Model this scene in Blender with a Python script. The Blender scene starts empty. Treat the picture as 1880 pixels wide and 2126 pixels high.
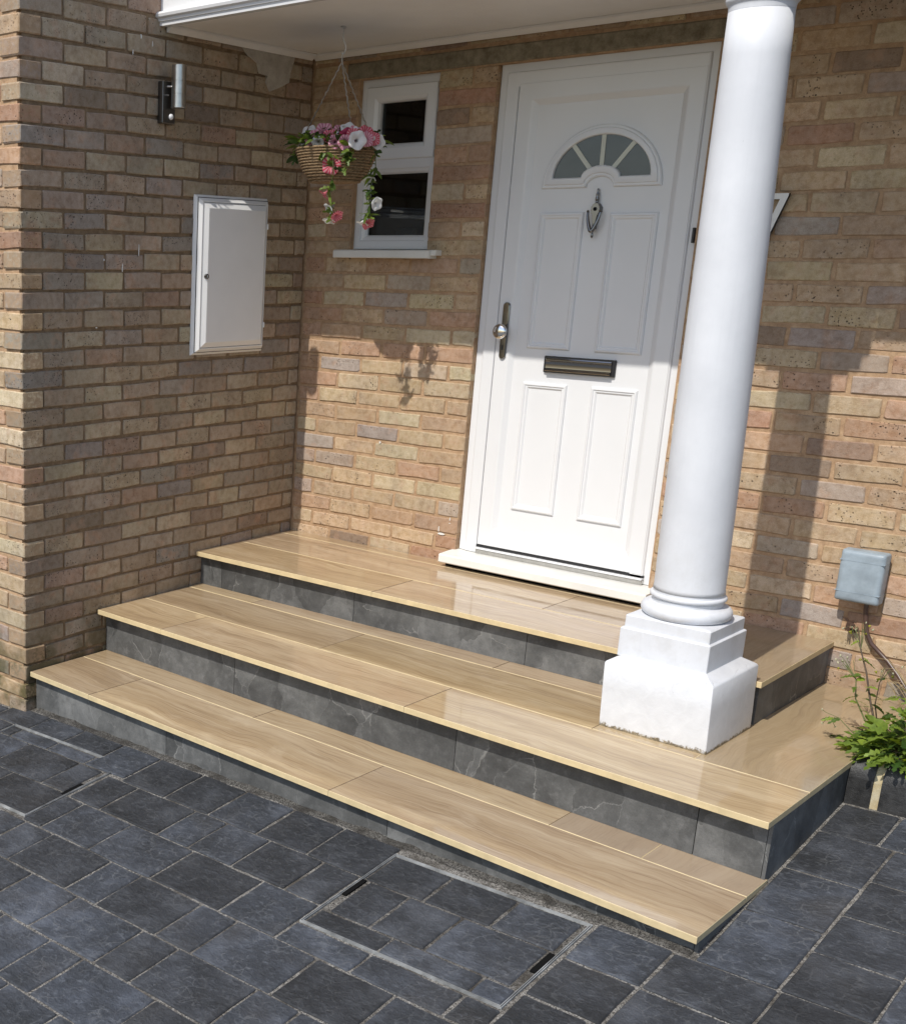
import bpy, math, random
from mathutils import Vector, Matrix
rnd = random.Random(11)
S = bpy.context.scene
COL = S.collection

# ------------------------------------------------------------------ camera
CAM_LOC = (3.8953, -4.8319, 1.8499)
CAM_ROT = (math.radians(73.67), math.radians(-0.70), math.radians(46.80))
F_PX, PX, PY, PW, PH = 2581.37, -682.05, 230.4, 1880.0, 2126.0
cam = bpy.data.cameras.new('camera')
cam_o = bpy.data.objects.new('camera', cam); COL.objects.link(cam_o)
cam_o.location = CAM_LOC; cam_o.rotation_euler = CAM_ROT
cam.sensor_fit = 'HORIZONTAL'; cam.sensor_width = 36.0
cam.lens = F_PX / PW * 36.0
cam.shift_x = -PX / PW; cam.shift_y = PY / PW
cam.clip_start = 0.05; cam.clip_end = 500
S.camera = cam_o
CAM_M = cam_o.rotation_euler.to_matrix()

# ------------------------------------------------------------------ light
SUN_DIR = Vector((-0.018, 1.0, -1.20))           # the way the light travels
w = bpy.data.worlds.new('World'); S.world = w; w.use_nodes = True
wn = w.node_tree
sky = wn.nodes.new('ShaderNodeTexSky'); sky.sky_type = 'NISHITA'; sky.sun_disc = False
sky.sun_elevation = math.radians(50.2); sky.sun_rotation = math.radians(180.0)
sky.altitude = 50; sky.air_density = 1.0; sky.dust_density = 1.2; sky.ozone_density = 1.0
bg = wn.nodes['Background']; bg.inputs['Strength'].default_value = 0.14
wn.links.new(sky.outputs['Color'], bg.inputs['Color'])
sun = bpy.data.lights.new('sun', 'SUN'); sun.energy = 3.5; sun.angle = math.radians(0.53); sun.color = (1.0, 0.95, 0.87)
sun_o = bpy.data.objects.new('sun', sun); COL.objects.link(sun_o)
sun_o.rotation_euler = SUN_DIR.to_track_quat('-Z', 'Y').to_euler(); sun_o.location = (2, -6, 8)
S.view_settings.view_transform = 'Standard'; S.view_settings.look = 'None'
S.view_settings.exposure = 0.13; S.view_settings.gamma = 1.0; S.view_settings.use_curve_mapping = False
S.render.engine = 'CYCLES'
S.cycles.use_denoising = True
S.cycles.max_bounces = 5; S.cycles.diffuse_bounces = 3; S.cycles.glossy_bounces = 3; S.cycles.transmission_bounces = 3; S.cycles.transparent_max_bounces = 6; S.cycles.caustics_reflective = False; S.cycles.caustics_refractive = False

# ------------------------------------------------------------------ measured layout
LA = 0.0349                        # side wall leans 2 degrees off square
D = 1.7662                         # depth of the porch recess
XC = LA * D                        # outer corner x
Z1, Z2, Z3 = 0.1974, 0.3917, 0.5514
def wx(y): return LA * -y          # x of side wall face at depth y
def y1(x): return -1.7459 - 0.0225 * x
def y2(x): return -1.3578 - 0.0184 * x
def y3(x): return -0.7266 + 0.0161 * x
O1, O2, O3 = 0.036, 0.056, 0.0415
X1, X2, X3 = 2.8505, 2.8491, 2.530
def gz(x, y): return 0.0296 + 0.042 * x + 0.1152 * (y + 1.7)

# ------------------------------------------------------------------ node helper
class NT:
    def __init__(s, name):
        s.m = bpy.data.materials.new(name); s.m.use_nodes = True; s.t = s.m.node_tree
        s.b = s.t.nodes['Principled BSDF']; s.out = s.t.nodes['Material Output']
    def n(s, typ, **k):
        nd = s.t.nodes.new('ShaderNode' + typ)
        for a, v in k.items(): setattr(nd, a, v)
        return nd
    def l(s, a, b): s.t.links.new(a, b)
    def inp(s, sock, v):
        if hasattr(v, 'is_linked') or hasattr(v, 'links'): s.l(v, sock)
        else: sock.default_value = v
    def set(s, **k):
        for a, v in k.items(): s.inp(s.b.inputs[a.replace('_', ' ')], v)
    def pos(s): return s.n('NewGeometry').outputs['Position']
    def obj(s): return s.n('TexCoord').outputs['Object']
    def rand(s): return s.n('ObjectInfo').outputs['Random']
    def ocol(s): return s.n('ObjectInfo').outputs['Color']
    def vmath(s, op, a, b):
        nd = s.n('VectorMath', operation=op); s.inp(nd.inputs[0], a); s.inp(nd.inputs[1], b); return nd.outputs[0]
    def math(s, op, a, b=0.0, c=0.0, clamp=False):
        nd = s.n('Math', operation=op, use_clamp=clamp); s.inp(nd.inputs[0], a); s.inp(nd.inputs[1], b); s.inp(nd.inputs[2], c); return nd.outputs[0]
    def noise(s, v, sc, det=4, rough=.55, dist=0):
        nd = s.n('TexNoise'); s.inp(nd.inputs['Vector'], v); nd.inputs['Scale'].default_value = sc
        nd.inputs['Detail'].default_value = det; nd.inputs['Roughness'].default_value = rough; nd.inputs['Distortion'].default_value = dist
        return nd.outputs['Fac']
    def voro(s, v, sc, out='Distance', feat='F1'):
        nd = s.n('TexVoronoi', feature=feat); s.inp(nd.inputs['Vector'], v); nd.inputs['Scale'].default_value = sc; return nd.outputs[out]
    def ramp(s, f, pts):
        nd = s.n('ValToRGB'); s.inp(nd.inputs[0], f); r = nd.color_ramp
        while len(r.elements) < len(pts): r.elements.new(.5)
        for e, (p, c) in zip(r.elements, pts):
            e.position = p; e.color = (c, c, c, 1) if isinstance(c, (int, float)) else tuple(c) + (1,)
        return nd.outputs[0]
    def mr(s, f, a, b, c=0.0, d=1.0):
        nd = s.n('MapRange'); s.inp(nd.inputs[0], f)
        for i, v in enumerate((a, b, c, d)): nd.inputs[i + 1].default_value = v
        return nd.outputs[0]
    def mix(s, f, a, b, mode='MIX'):
        nd = s.n('Mix', data_type='RGBA', blend_type=mode); s.inp(nd.inputs[0], f)
        for i, v in ((6, a), (7, b)):
            if isinstance(v, tuple) and len(v) == 3: v = v + (1,)
            s.inp(nd.inputs[i], v)
        return nd.outputs[2]
    def hsv(s, c, h=.5, sat=1., val=1.):
        nd = s.n('HueSaturation'); s.inp(nd.inputs['Color'], c); s.inp(nd.inputs['Hue'], h); s.inp(nd.inputs['Saturation'], sat); s.inp(nd.inputs['Value'], val); return nd.outputs[0]
    def bump(s, h, strength, dist=.002):
        nd = s.n('Bump'); nd.inputs['Strength'].default_value = strength; nd.inputs['Distance'].default_value = dist
        s.inp(nd.inputs['Height'], h); s.l(nd.outputs[0], s.b.inputs['Normal'])
    def sep(s, v):
        nd = s.n('SeparateXYZ'); s.inp(nd.inputs[0], v); return nd.outputs
    def comb(s, x, y, z):
        nd = s.n('CombineXYZ')
        for i, v in enumerate((x, y, z)): s.inp(nd.inputs[i], v)
        return nd.outputs[0]

MAT = {}
def brick_mat(name, attr):
    t = NT(name); p = t.pos()
    if attr:
        base = t.n('Attribute', attribute_name='Col').outputs['Color']
    else:
        base = t.ocol()
    big = t.noise(p, 7, 3, .6)
    mid = t.noise(p, 38, 4, .65)
    fine = t.noise(p, 420, 2, .6)
    c = t.mix(t.mr(big, .46, .70, 0, .55), base, (.24, .18, .135))
    c = t.mix(t.mr(t.noise(p, 13, 3, .6), .54, .66, 0, .45), c, (.47, .29, .19))
    c = t.mix(t.mr(mid, .40, .72, 0, .6), c, t.hsv(base, .5, .75, 1.28))
    c = t.mix(t.mr(mid, .48, .22, 0, .55), c, t.hsv(base, .49, 1.15, .66))
    c = t.hsv(c, .5, 1., t.mr(fine, .25, .75, .82, 1.16))
    # dark burnt pits, more on some bricks
    v1 = t.voro(p, 95); gate = t.noise(p, 11, 2)
    pit = t.math('MULTIPLY', t.mr(v1, .14, .24, 1, 0), t.mr(gate, .47, .56, 0, 1))
    v2 = t.voro(p, 42); gate2 = t.noise(p, 5.5, 2)
    pit2 = t.math('MULTIPLY', t.mr(v2, .08, .16, 1, 0), t.mr(gate2, .44, .54, 0, 1))
    pit = t.math('MAXIMUM', pit, pit2)
    if not attr: pit = t.math('MULTIPLY', pit, t.mr(t.rand(), .40, .65, .12, 1.))
    c = t.mix(t.math('MULTIPLY', pit, .85), c, (.035, .028, .022))
    c = t.hsv(c, .5, 1., t.mr(t.noise(t.vmath('MULTIPLY', p, (1., 1., .6)), 2.6, 4, .6), .3, .7, .82, 1.14))
    # damp moss film low on the wall, grime in patches
    z = t.sep(p)[2]
    moss = t.math('MULTIPLY', t.mr(z, .50, .16, 0, 1), t.mr(t.noise(p, 7, 3), .30, .52, 0, .85))
    c = t.mix(moss, c, (.07, .065, .022))
    if not attr:
        gx_, gy_, gz_ = t.sep(t.n('TexCoord').outputs['Generated'])
        u = t.math('POWER', t.math('ABSOLUTE', t.math('SUBTRACT', t.math('MULTIPLY', gx_, 2.), 1.)), 6.)
        v = t.math('POWER', t.math('ABSOLUTE', t.math('SUBTRACT', t.math('MULTIPLY', gz_, 2.), 1.)), 2.5)
        sm = t.math('ADD', t.math('MAXIMUM', u, v), t.math('MULTIPLY', t.math('SUBTRACT', t.noise(p, 60, 5, .7), .5), 1.5))
        sm = t.mr(sm, .80, 1.05, 0, .75)
        c = t.mix(sm, c, t.mix(t.noise(p, 25, 3), (.24, .16, .095), (.50, .35, .22)))
    t.set(Base_Color=c, Roughness=.93)
    t.b.inputs['Specular IOR Level'].default_value = .2
    h = t.math('ADD', t.math('MULTIPLY', mid, .8), t.math('MULTIPLY', fine, .35))
    h = t.math('SUBTRACT', h, t.math('MULTIPLY', pit, 1.2))
    t.bump(h, .8, .005)
    return t.m
MAT['brick'] = brick_mat('brick_clay', False)
MAT['brick_far'] = brick_mat('brick_clay_joined', True)

def mortar(name, A, B, C):
    t = NT(name); p = t.pos()
    n = t.noise(p, 30, 4, .7); f = t.noise(p, 500, 2, .7)
    c = t.ramp(n, [(.3, A), (.55, B), (.75, C)])
    z = t.sep(p)[2]
    c = t.mix(t.math('MULTIPLY', t.mr(z, .5, .1, 0, 1), t.mr(t.noise(p, 8, 3), .4, .65, 0, .7)), c, (.075, .065, .028))
    c = t.hsv(c, .5, 1., t.mr(f, .25, .75, .8, 1.2))
    t.set(Base_Color=c, Roughness=.97); t.b.inputs['Specular IOR Level'].default_value = .15
    t.bump(t.math('ADD', n, t.math('MULTIPLY', f, .5)), .7, .004)
    return t.m
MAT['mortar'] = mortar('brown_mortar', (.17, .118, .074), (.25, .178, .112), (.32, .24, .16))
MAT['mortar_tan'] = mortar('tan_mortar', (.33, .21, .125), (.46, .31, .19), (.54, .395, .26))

def concrete(name, a, b, sc=14, bump=.5, rough=.9):
    t = NT(name); p = t.pos()
    n = t.noise(p, sc, 6, .68); f = t.noise(p, 260, 3, .7)
    c = t.ramp(n, [(.3, a), (.7, b)])
    c = t.hsv(c, .5, 1., t.mr(f, .25, .75, .85, 1.15))
    t.set(Base_Color=c, Roughness=rough); t.bump(t.math('ADD', n, t.math('MULTIPLY', f, .4)), bump, .004)
    return t.m
MAT['concrete'] = concrete('concrete', (.20, .19, .17), (.32, .30, .27))
MAT['lintel'] = concrete('lintel_concrete', (.12, .095, .06), (.30, .27, .20), 22)
MAT['plaster'] = concrete('old_plaster', (.38, .34, .29), (.55, .52, .46), 20)
MAT['soil'] = concrete('soil', (.035, .025, .017), (.09, .065, .045), 40, 1.0)
MAT['yellow_mortar'] = concrete('yellow_mortar', (.40, .29, .12), (.55, .50, .36), 25)

def sand(name='jointing_sand', k=1.):
    t = NT(name); p = t.pos()
    v = t.voro(p, 330, 'Color'); n = t.noise(p, 12, 4)
    g = t.sep(v)[0]
    c = t.ramp(g, [(.0, (.03, .028, .025)), (.4, (.165, .153, .135)), (1., (.36, .345, .315))])
    c = t.mix(t.mr(n, .45, .65, 0, .8), c, (.05, .042, .032))
    c = t.hsv(c, .5, 1., k)
    t.set(Base_Color=c, Roughness=.95); t.bump(g, 1., .003)
    return t.m
MAT['sand'] = sand(); MAT['haunch'] = sand('dirty_haunch', .42)

def paver():
    t = NT('slate_paver'); p = t.pos(); r = t.rand()
    q = t.vmath('ADD', p, t.comb(t.math('MULTIPLY', r, 7.), t.math('MULTIPLY', r, 3.), 0.))
    a = t.noise(q, 7, 4, .62)
    rv = t.noise(t.vmath('MULTIPLY', q, (1., 1.5, 1.)), 42, 5, .66, .25)
    rv2 = t.noise(q, 15, 4, .6, .6)
    f = t.noise(q, 260, 4, .75)
    e = t.voro(t.vmath('ADD', q, t.comb(t.math('MULTIPLY', rv2, .05), t.math('MULTIPLY', rv, .03), 0.)), 26, 'Distance', 'DISTANCE_TO_EDGE')
    ridge = t.math('MULTIPLY', t.mr(e, .0, .07, 1, 0), t.mr(rv2, .46, .62, 0, 1))
    c = t.ramp(a, [(.30, (.022, .024, .027)), (.52, (.038, .042, .050)), (.72, (.072, .080, .096))])
    c = t.mix(t.mr(rv, .54, .72, 0, .5), c, (.115, .125, .142))
    c = t.mix(t.math('MULTIPLY', ridge, .35), c, (.16, .165, .17))
    c = t.mix(t.mr(t.noise(q, 3, 2), .55, .75, 0, .35), c, (.062, .056, .05))
    c = t.hsv(c, .5, t.mr(r, 0, 1, .6, 1.15), t.math('MULTIPLY', t.mr(f, .25, .75, .7, 1.3), t.mr(r, 0, 1, .68, 1.55)))
    t.set(Base_Color=c, Roughness=t.mr(rv, .3, .7, .5, .72))
    t.b.inputs['Specular IOR Level'].default_value = .35
    h = t.math('ADD', t.math('MULTIPLY', rv, 1.1), t.math('ADD', t.math('MULTIPLY', rv2, .9), t.math('ADD', t.math('MULTIPLY', f, .3), t.math('MULTIPLY', ridge, .12))))
    t.bump(h, .8, .009)
    return t.m
MAT['paver'] = paver()

def far_paving():
    t = NT('far_paving'); p = t.pos()
    b = t.n('TexBrick'); t.l(p, b.inputs['Vector'])
    b.inputs['Color1'].default_value = (.045, .048, .055, 1); b.inputs['Color2'].default_value = (.065, .07, .078, 1); b.inputs['Mortar'].default_value = (.17, .155, .13, 1)
    b.inputs['Scale'].default_value = 1.0; b.inputs['Brick Width'].default_value = .28; b.inputs['Row Height'].default_value = .205; b.inputs['Mortar Size'].default_value = .006
    c = t.hsv(b.outputs['Color'], .5, 1., t.mr(t.noise(p, 20, 4), .3, .7, .7, 1.3))
    t.set(Base_Color=c, Roughness=.8)
    return t.m
MAT['far_paving'] = far_paving()

def wood_tile(name, veiny=False):
    t = NT(name); o = t.obj(); r = t.rand()
    q = t.vmath('ADD', o, t.comb(t.math('MULTIPLY', r, 9.), t.math('MULTIPLY', r, 5.), t.math('MULTIPLY', r, 3.)))
    wv = t.math('MULTIPLY', t.noise(t.vmath('MULTIPLY', q, (2.2, 3., 1.)), 1.0, 3, .5), .16)
    x_, y_, z_ = t.sep(q)
    q2 = t.comb(x_, t.math('ADD', y_, wv), z_)
    a = t.noise(t.vmath('MULTIPLY', q2, (1.1, 7., 1.)), 1.0, 5, .6)         # broad bands
    g = t.noise(t.vmath('MULTIPLY', q2, (1.6, 26., 1.)), 1.0, 6, .66)       # streaks
    g3 = t.noise(t.vmath('MULTIPLY', q2, (5., 60., 1.)), 1.0, 5, .7)
    g4 = t.noise(t.vmath('MULTIPLY', q2, (3.2, 130., 1.)), 1.0, 4, .7)
    cl_ = t.noise(t.vmath('MULTIPLY', q, (2.5, 5., 1.)), 1.3, 5, .62, .5)     # cloudy blotches
    c = t.ramp(a, [(.30, (.315, .220, .118)), (.48, (.395, .288, .160)), (.68, (.46, .352, .212))])
    c = t.mix(t.mr(g, .54, .74, 0, .85), c, (.225, .148, .082))
    c = t.mix(t.mr(g, .46, .28, 0, .62), c, (.54, .43, .275))
    c = t.mix(t.mr(g3, .56, .74, 0, .5), c, (.26, .175, .095))
    c = t.mix(t.mr(g4, .52, .68, 0, .6), c, (.235, .155, .088))
    c = t.mix(t.mr(g4, .46, .30, 0, .35), c, (.56, .455, .30))
    c = t.mix(t.mr(cl_, .56, .72, 0, .45), c, (.55, .445, .295))
    c = t.mix(t.mr(cl_, .43, .30, 0, .32), c, (.30, .205, .112))
    if veiny:
        v = t.noise(t.vmath('MULTIPLY', q, (3.5, 5., 1.)), 1.6, 8, .70, .5)
        c = t.mix(.6, c, (.325, .248, .158))
        c = t.mix(t.mr(v, .54, .66, 0, .35), c, (.44, .36, .25))
        c = t.mix(t.mr(v, .44, .32, 0, .3), c, (.26, .19, .115))
    c = t.hsv(c, t.mr(r, 0, 1, .494, .502), t.mr(r, 0, 1, .88, 1.0), t.mr(t.math('FRACT', t.math('MULTIPLY', r, 7.3)), 0, 1, .97, 1.13))
    dirt = t.noise(q, 6, 5, .65)
    t.set(Base_Color=c, Roughness=t.mr(dirt, .40, .72, .045, .17))
    t.b.inputs['Specular IOR Level'].default_value = .75
    t.bump(t.noise(t.vmath('MULTIPLY', q, (4., 9., 1.)), 1.0, 2), .05, .002)
    return t.m
MAT['wood_tile'] = wood_tile('wood_look_porcelain'); MAT['wood_tile_veiny'] = wood_tile('wood_look_porcelain_veiny', True)
def plain(name, col, rough=.5, metal=0., spec=.5, var=.0, vs=20, bump=0., bs=60, bd=.002):
    t = NT(name); p = t.pos()
    c = tuple(col) + (1,)
    if var > 0:
        c = t.hsv(c, .5, 1., t.mr(t.noise(p, vs, 4, .6), .3, .7, 1 - var, 1 + var))
    t.set(Base_Color=c, Roughness=rough, Metallic=metal)
    t.b.inputs['Specular IOR Level'].default_value = spec
    if bump: t.bump(t.noise(p, bs, 5, .65), bump, bd)
    return t.m
MAT['tile_body'] = plain('tile_edge_cream', (.60, .48, .28), .6, var=.12, vs=18, bump=.15, bs=200)
MAT['end_joint'] = plain('brown_end_joint', (.15, .10, .06), .8)
MAT['grout'] = plain('cream_grout', (.47, .385, .25), .9, var=.2)
def riser():
    t = NT('slate_look_riser'); p = t.pos(); r = t.rand()
    q = t.vmath('ADD', p, t.comb(t.math('MULTIPLY', r, 5.), t.math('MULTIPLY', r, 2.), t.math('MULTIPLY', r, 8.)))
    a = t.noise(q, 4, 6, .66, .35); b = t.noise(q, 30, 4, .72); f = t.noise(q, 220, 3, .7)
    c = t.ramp(a, [(.30, (.050, .051, .051)), (.45, (.088, .090, .090)), (.52, (.105, .107, .106)), (.60, (.135, .137, .135)), (.75, (.19, .192, .188))])
    c = t.mix(t.mr(b, .52, .70, 0, .35), c, (.20, .20, .198))
    c = t.mix(t.mr(b, .46, .30, 0, .4), c, (.055, .057, .057))
    wq = t.vmath('ADD', t.vmath('MULTIPLY', q, (1., 1., .45)), t.comb(t.math('MULTIPLY', t.noise(q, 9, 5), .11), 0., t.math('MULTIPLY', t.noise(q, 14, 5), .06)))
    cells = t.sep(t.voro(wq, 6.5, 'Color'))[0]
    c = t.hsv(c, .5, 1., t.mr(cells, 0, 1, .74, 1.28))
    e = t.voro(wq, 6.5, 'Distance', 'DISTANCE_TO_EDGE')
    vein = t.math('MULTIPLY', t.mr(e, .001, .010, 1, 0), t.mr(t.noise(q, 7, 2), .47, .62, 0, .6))
    c = t.mix(vein, c, (.30, .30, .29))
    c = t.hsv(c, .5, 1., t.mr(f, .25, .75, .85, 1.15))
    t.set(Base_Color=c, Roughness=t.mr(b, .3, .7, .5, .68))
    t.b.inputs['Specular IOR Level'].default_value = .3
    t.bump(t.math('ADD', a, t.math('ADD', t.math('MULTIPLY', b, .5), t.math('MULTIPLY', cells, .4))), .25, .004)
    return t.m
MAT['riser'] = riser()
MAT['upvc'] = plain('white_upvc', (.745, .755, .77), .25, spec=.45, var=.02, vs=3, bump=.03, bs=4, bd=.01)
MAT['upvc_dull'] = plain('white_upvc_weathered', (.74, .735, .70), .45, spec=.4, var=.06, vs=6)
MAT['soffit'] = plain('soffit_board', (.85, .84, .82), .5, spec=.35, var=.05, vs=3)
def column_paint():
    t = NT('white_masonry_paint'); p = t.pos()
    st_ = t.noise(t.vmath('MULTIPLY', p, (60., 60., 2.5)), 1.0, 4, .6)
    bl = t.noise(p, 5, 5, .65); sp_ = t.voro(p, 33); gate = t.noise(p, 4, 2)
    c = t.mix(t.mr(bl, .35, .7, 0, 1), (.63, .645, .675), (.70, .715, .745))
    c = t.mix(t.mr(st_, .5, .75, 0, .30), c, (.60, .615, .645))
    z = t.sep(p)[2]
    c = t.mix(t.math('MULTIPLY', t.mr(z, 1.15, .78, 0, 1), t.mr(t.noise(p, 9, 5, .7), .48, .70, 0, .30)), c, (.42, .40, .36))
    c = t.mix(t.math('MULTIPLY', t.mr(sp_, .02, .05, 1, 0), t.mr(gate, .56, .62, 0, .7)), c, (.30, .29, .28))
    t.set(Base_Color=c, Roughness=t.mr(bl, .3, .7, .42, .6))
    t.b.inputs['Specular IOR Level'].default_value = .35
    t.bump(t.math('ADD', st_, t.math('MULTIPLY', bl, 1.2)), .10, .0025)
    return t.m
MAT['paint'] = column_paint()
def rough_paint():
    t = NT('white_render_paint'); p = t.pos()
    a = t.noise(p, 26, 5, .6, .5); b = t.noise(p, 120, 4, .65)
    e = t.voro(t.vmath('ADD', p, t.comb(t.math('MULTIPLY', t.noise(p, 12, 4), .10), t.math('MULTIPLY', t.noise(p, 17, 4), .08), 0.)), 7, 'Distance', 'DISTANCE_TO_EDGE')
    crack = t.math('MULTIPLY', t.mr(e, .0, .006, 1, 0), t.mr(t.noise(p, 6, 2), .54, .6, 0, 1))
    z = t.sep(p)[2]
    edge = t.math('ADD', z, t.math('MULTIPLY', t.noise(p, 45, 5, .7), .045))
    worn = t.mr(edge, Z2 + .0285, Z2 + .034, 1, 0)
    c = t.mix(t.mr(a, .3, .7, 0, 1), (.62, .635, .66), (.69, .705, .73))
    c = t.mix(t.math('MULTIPLY', crack, .45), c, (.35, .35, .35))
    c = t.mix(worn, c, t.ramp(b, [(.35, (.10, .08, .05)), (.6, (.30, .25, .17)), (.7, (.6, .57, .5))]))
    t.set(Base_Color=c, Roughness=.55)
    h = t.math('SUBTRACT', t.math('ADD', a, t.math('MULTIPLY', b, .35)), t.math('ADD', t.math('MULTIPLY', crack, .5), worn))
    t.bump(h, .26, .005)
    return t.m
MAT['rough_paint'] = rough_paint()
MAT['meter_white'] = plain('meter_box_plastic', (.82, .82, .815), .38, spec=.4, var=.03, vs=5)
MAT['chrome'] = plain('chrome', (.78, .78, .78), .06, 1.0)
MAT['chrome_dark_reflection'] = plain('chrome_dark_reflection', (.30, .30, .30), .07, 1.0)  # chrome with the dark reflections of its surroundings put into the colour
MAT['pewter'] = plain('pewter', (.20, .20, .20), .2, 1.0)
MAT['steel'] = plain('brushed_steel', (.52, .51, .49), .28, 1.0, var=.1, vs=40)
MAT['dark_steel'] = plain('dark_steel', (.16, .155, .15), .35, 1.0)
MAT['galv'] = plain('galvanised_rim', (.33, .34, .34), .5, .3, var=.5, vs=16)
MAT['black'] = plain('black_plastic', (.018, .018, .02), .4)
MAT['void'] = plain('dark_void', (.006, .006, .006), .9, spec=.1)
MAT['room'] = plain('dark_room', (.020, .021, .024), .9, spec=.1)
MAT['room_pale'] = plain('pale_ornament', (.10, .105, .11), .7)
MAT['grey_box'] = plain('grey_plastic_enclosure', (.29, .35, .40), .38, spec=.45, var=.16, vs=22)
MAT['cable'] = plain('brown_cable', (.085, .05, .04), .35, var=.2, vs=40)
MAT['kerb'] = concrete('black_kerb', (.012, .012, .012), (.050, .050, .050), 24, .8, .45)
MAT['seal'] = plain('grey_gasket', (.07, .07, .07), .6)
MAT['wood_white'] = plain('number_white', (.78, .78, .76), .4)
def glass(name, tint, rough):
    t = NT(name); nt = t.t
    tr = t.n('BsdfTransparent'); tr.inputs[0].default_value = tint + (1,)
    gl = t.n('BsdfGlossy'); gl.inputs['Roughness'].default_value = rough
    fr = t.n('Fresnel'); fr.inputs[0].default_value = 1.5
    mx = t.n('MixShader'); t.l(fr.outputs[0], mx.inputs[0]); t.l(tr.outputs[0], mx.inputs[1]); t.l(gl.outputs[0], mx.inputs[2])
    t.l(mx.outputs[0], t.out.inputs['Surface'])
    return t.m
MAT['pane'] = glass('window_glass', (.55, .58, .58), .01)
MAT['frosted'] = plain('obscure_glass', (.085, .105, .12), .09, spec=.5, var=.12, vs=9, bump=.06, bs=40)
MAT['lead'] = plain('cream_glazing_bar', (.60, .62, .54), .4)
MAT['lead_edge'] = MAT['lead']
def wicker():
    t = NT('wicker_rope'); p = t.pos()
    st = t.noise(t.vmath('MULTIPLY', p, (1., 1., 3.)), 75, 4, .7, .6)
    c = t.ramp(st, [(.28, (.06, .034, .015)), (.5, (.24, .155, .08)), (.72, (.46, .35, .21))])
    t.set(Base_Color=c, Roughness=.85); t.bump(st, .8, .004)
    return t.m
MAT['wicker'] = wicker()
def leaf(name, a, b, trans=.35):
    t = NT(name); p = t.pos(); r = t.rand()
    c = t.mix(r, a, b); c = t.hsv(c, .5, 1., t.mr(t.noise(p, 60, 3), .3, .7, .75, 1.25))
    t.set(Base_Color=c, Roughness=.5)
    td = t.n('BsdfTranslucent'); t.l(t.hsv(c, .48, 1.1, 1.5), td.inputs[0])
    mx = t.n('MixShader'); mx.inputs[0].default_value = trans
    t.l(t.b.outputs[0], mx.inputs[1]); t.l(td.outputs[0], mx.inputs[2]); t.l(mx.outputs[0], t.out.inputs['Surface'])
    return t.m
MAT['leaf'] = leaf('basket_leaf', (.025, .06, .014), (.17, .25, .04))
MAT['weed_leaf'] = leaf('weed_leaf', (.035, .085, .016), (.24, .33, .045))
MAT['stem'] = plain('plant_stem', (.10, .12, .035), .6, var=.3, vs=40)
MAT['stem_brown'] = plain('plant_stem_brown', (.07, .045, .025), .6, var=.3, vs=40)
MAT['bud'] = plain('weed_bud', (.42, .40, .26), .6, var=.35, vs=200)
MAT['yellow'] = leaf('weed_flower', (.30, .32, .03), (.45, .42, .05))
MAT['straw'] = plain('dry_straw', (.42, .33, .18), .8, var=.2, vs=60)
MAT['dead'] = plain('dead_flower', (.055, .028, .016), .8, var=.3, vs=90)
def petal(name, base, stripe, amt):
    t = NT(name); o = t.obj(); x, y, z = t.sep(o)
    an = t.math('ARCTAN2', y, x); rad = t.math('SQRT', t.math('ADD', t.math('MULTIPLY', x, x), t.math('MULTIPLY', y, y)))
    st = t.math('ADD', t.math('MULTIPLY', t.math('SINE', t.math('MULTIPLY', an, 15.)), .5), .5)
    c = t.mix(t.math('MULTIPLY', t.mr(st, .2, .8, 0, 1), amt), base, stripe)
    c = t.mix(t.mr(rad, .008, .002, 0, .85), c, (.05, .02, .02))
    t.set(Base_Color=c, Roughness=.55)
    td = t.n('BsdfTranslucent'); t.l(c, td.inputs[0])
    mx = t.n('MixShader'); mx.inputs[0].default_value = .25
    t.l(t.b.outputs[0], mx.inputs[1]); t.l(td.outputs[0], mx.inputs[2]); t.l(mx.outputs[0], t.out.inputs['Surface'])
    return t.m
MAT['petal_white'] = petal('petal_white', (.80, .80, .80), (.72, .74, .76), .5)
MAT['petal_pink'] = petal('petal_pink', (.72, .42, .48), (.50, .10, .20), .8)
MAT['petal_red'] = petal('petal_red', (.62, .05, .10), (.75, .40, .44), .75)
MAT['petal_magenta'] = petal('petal_magenta', (.42, .03, .10), (.30, .02, .07), .6)

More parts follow.
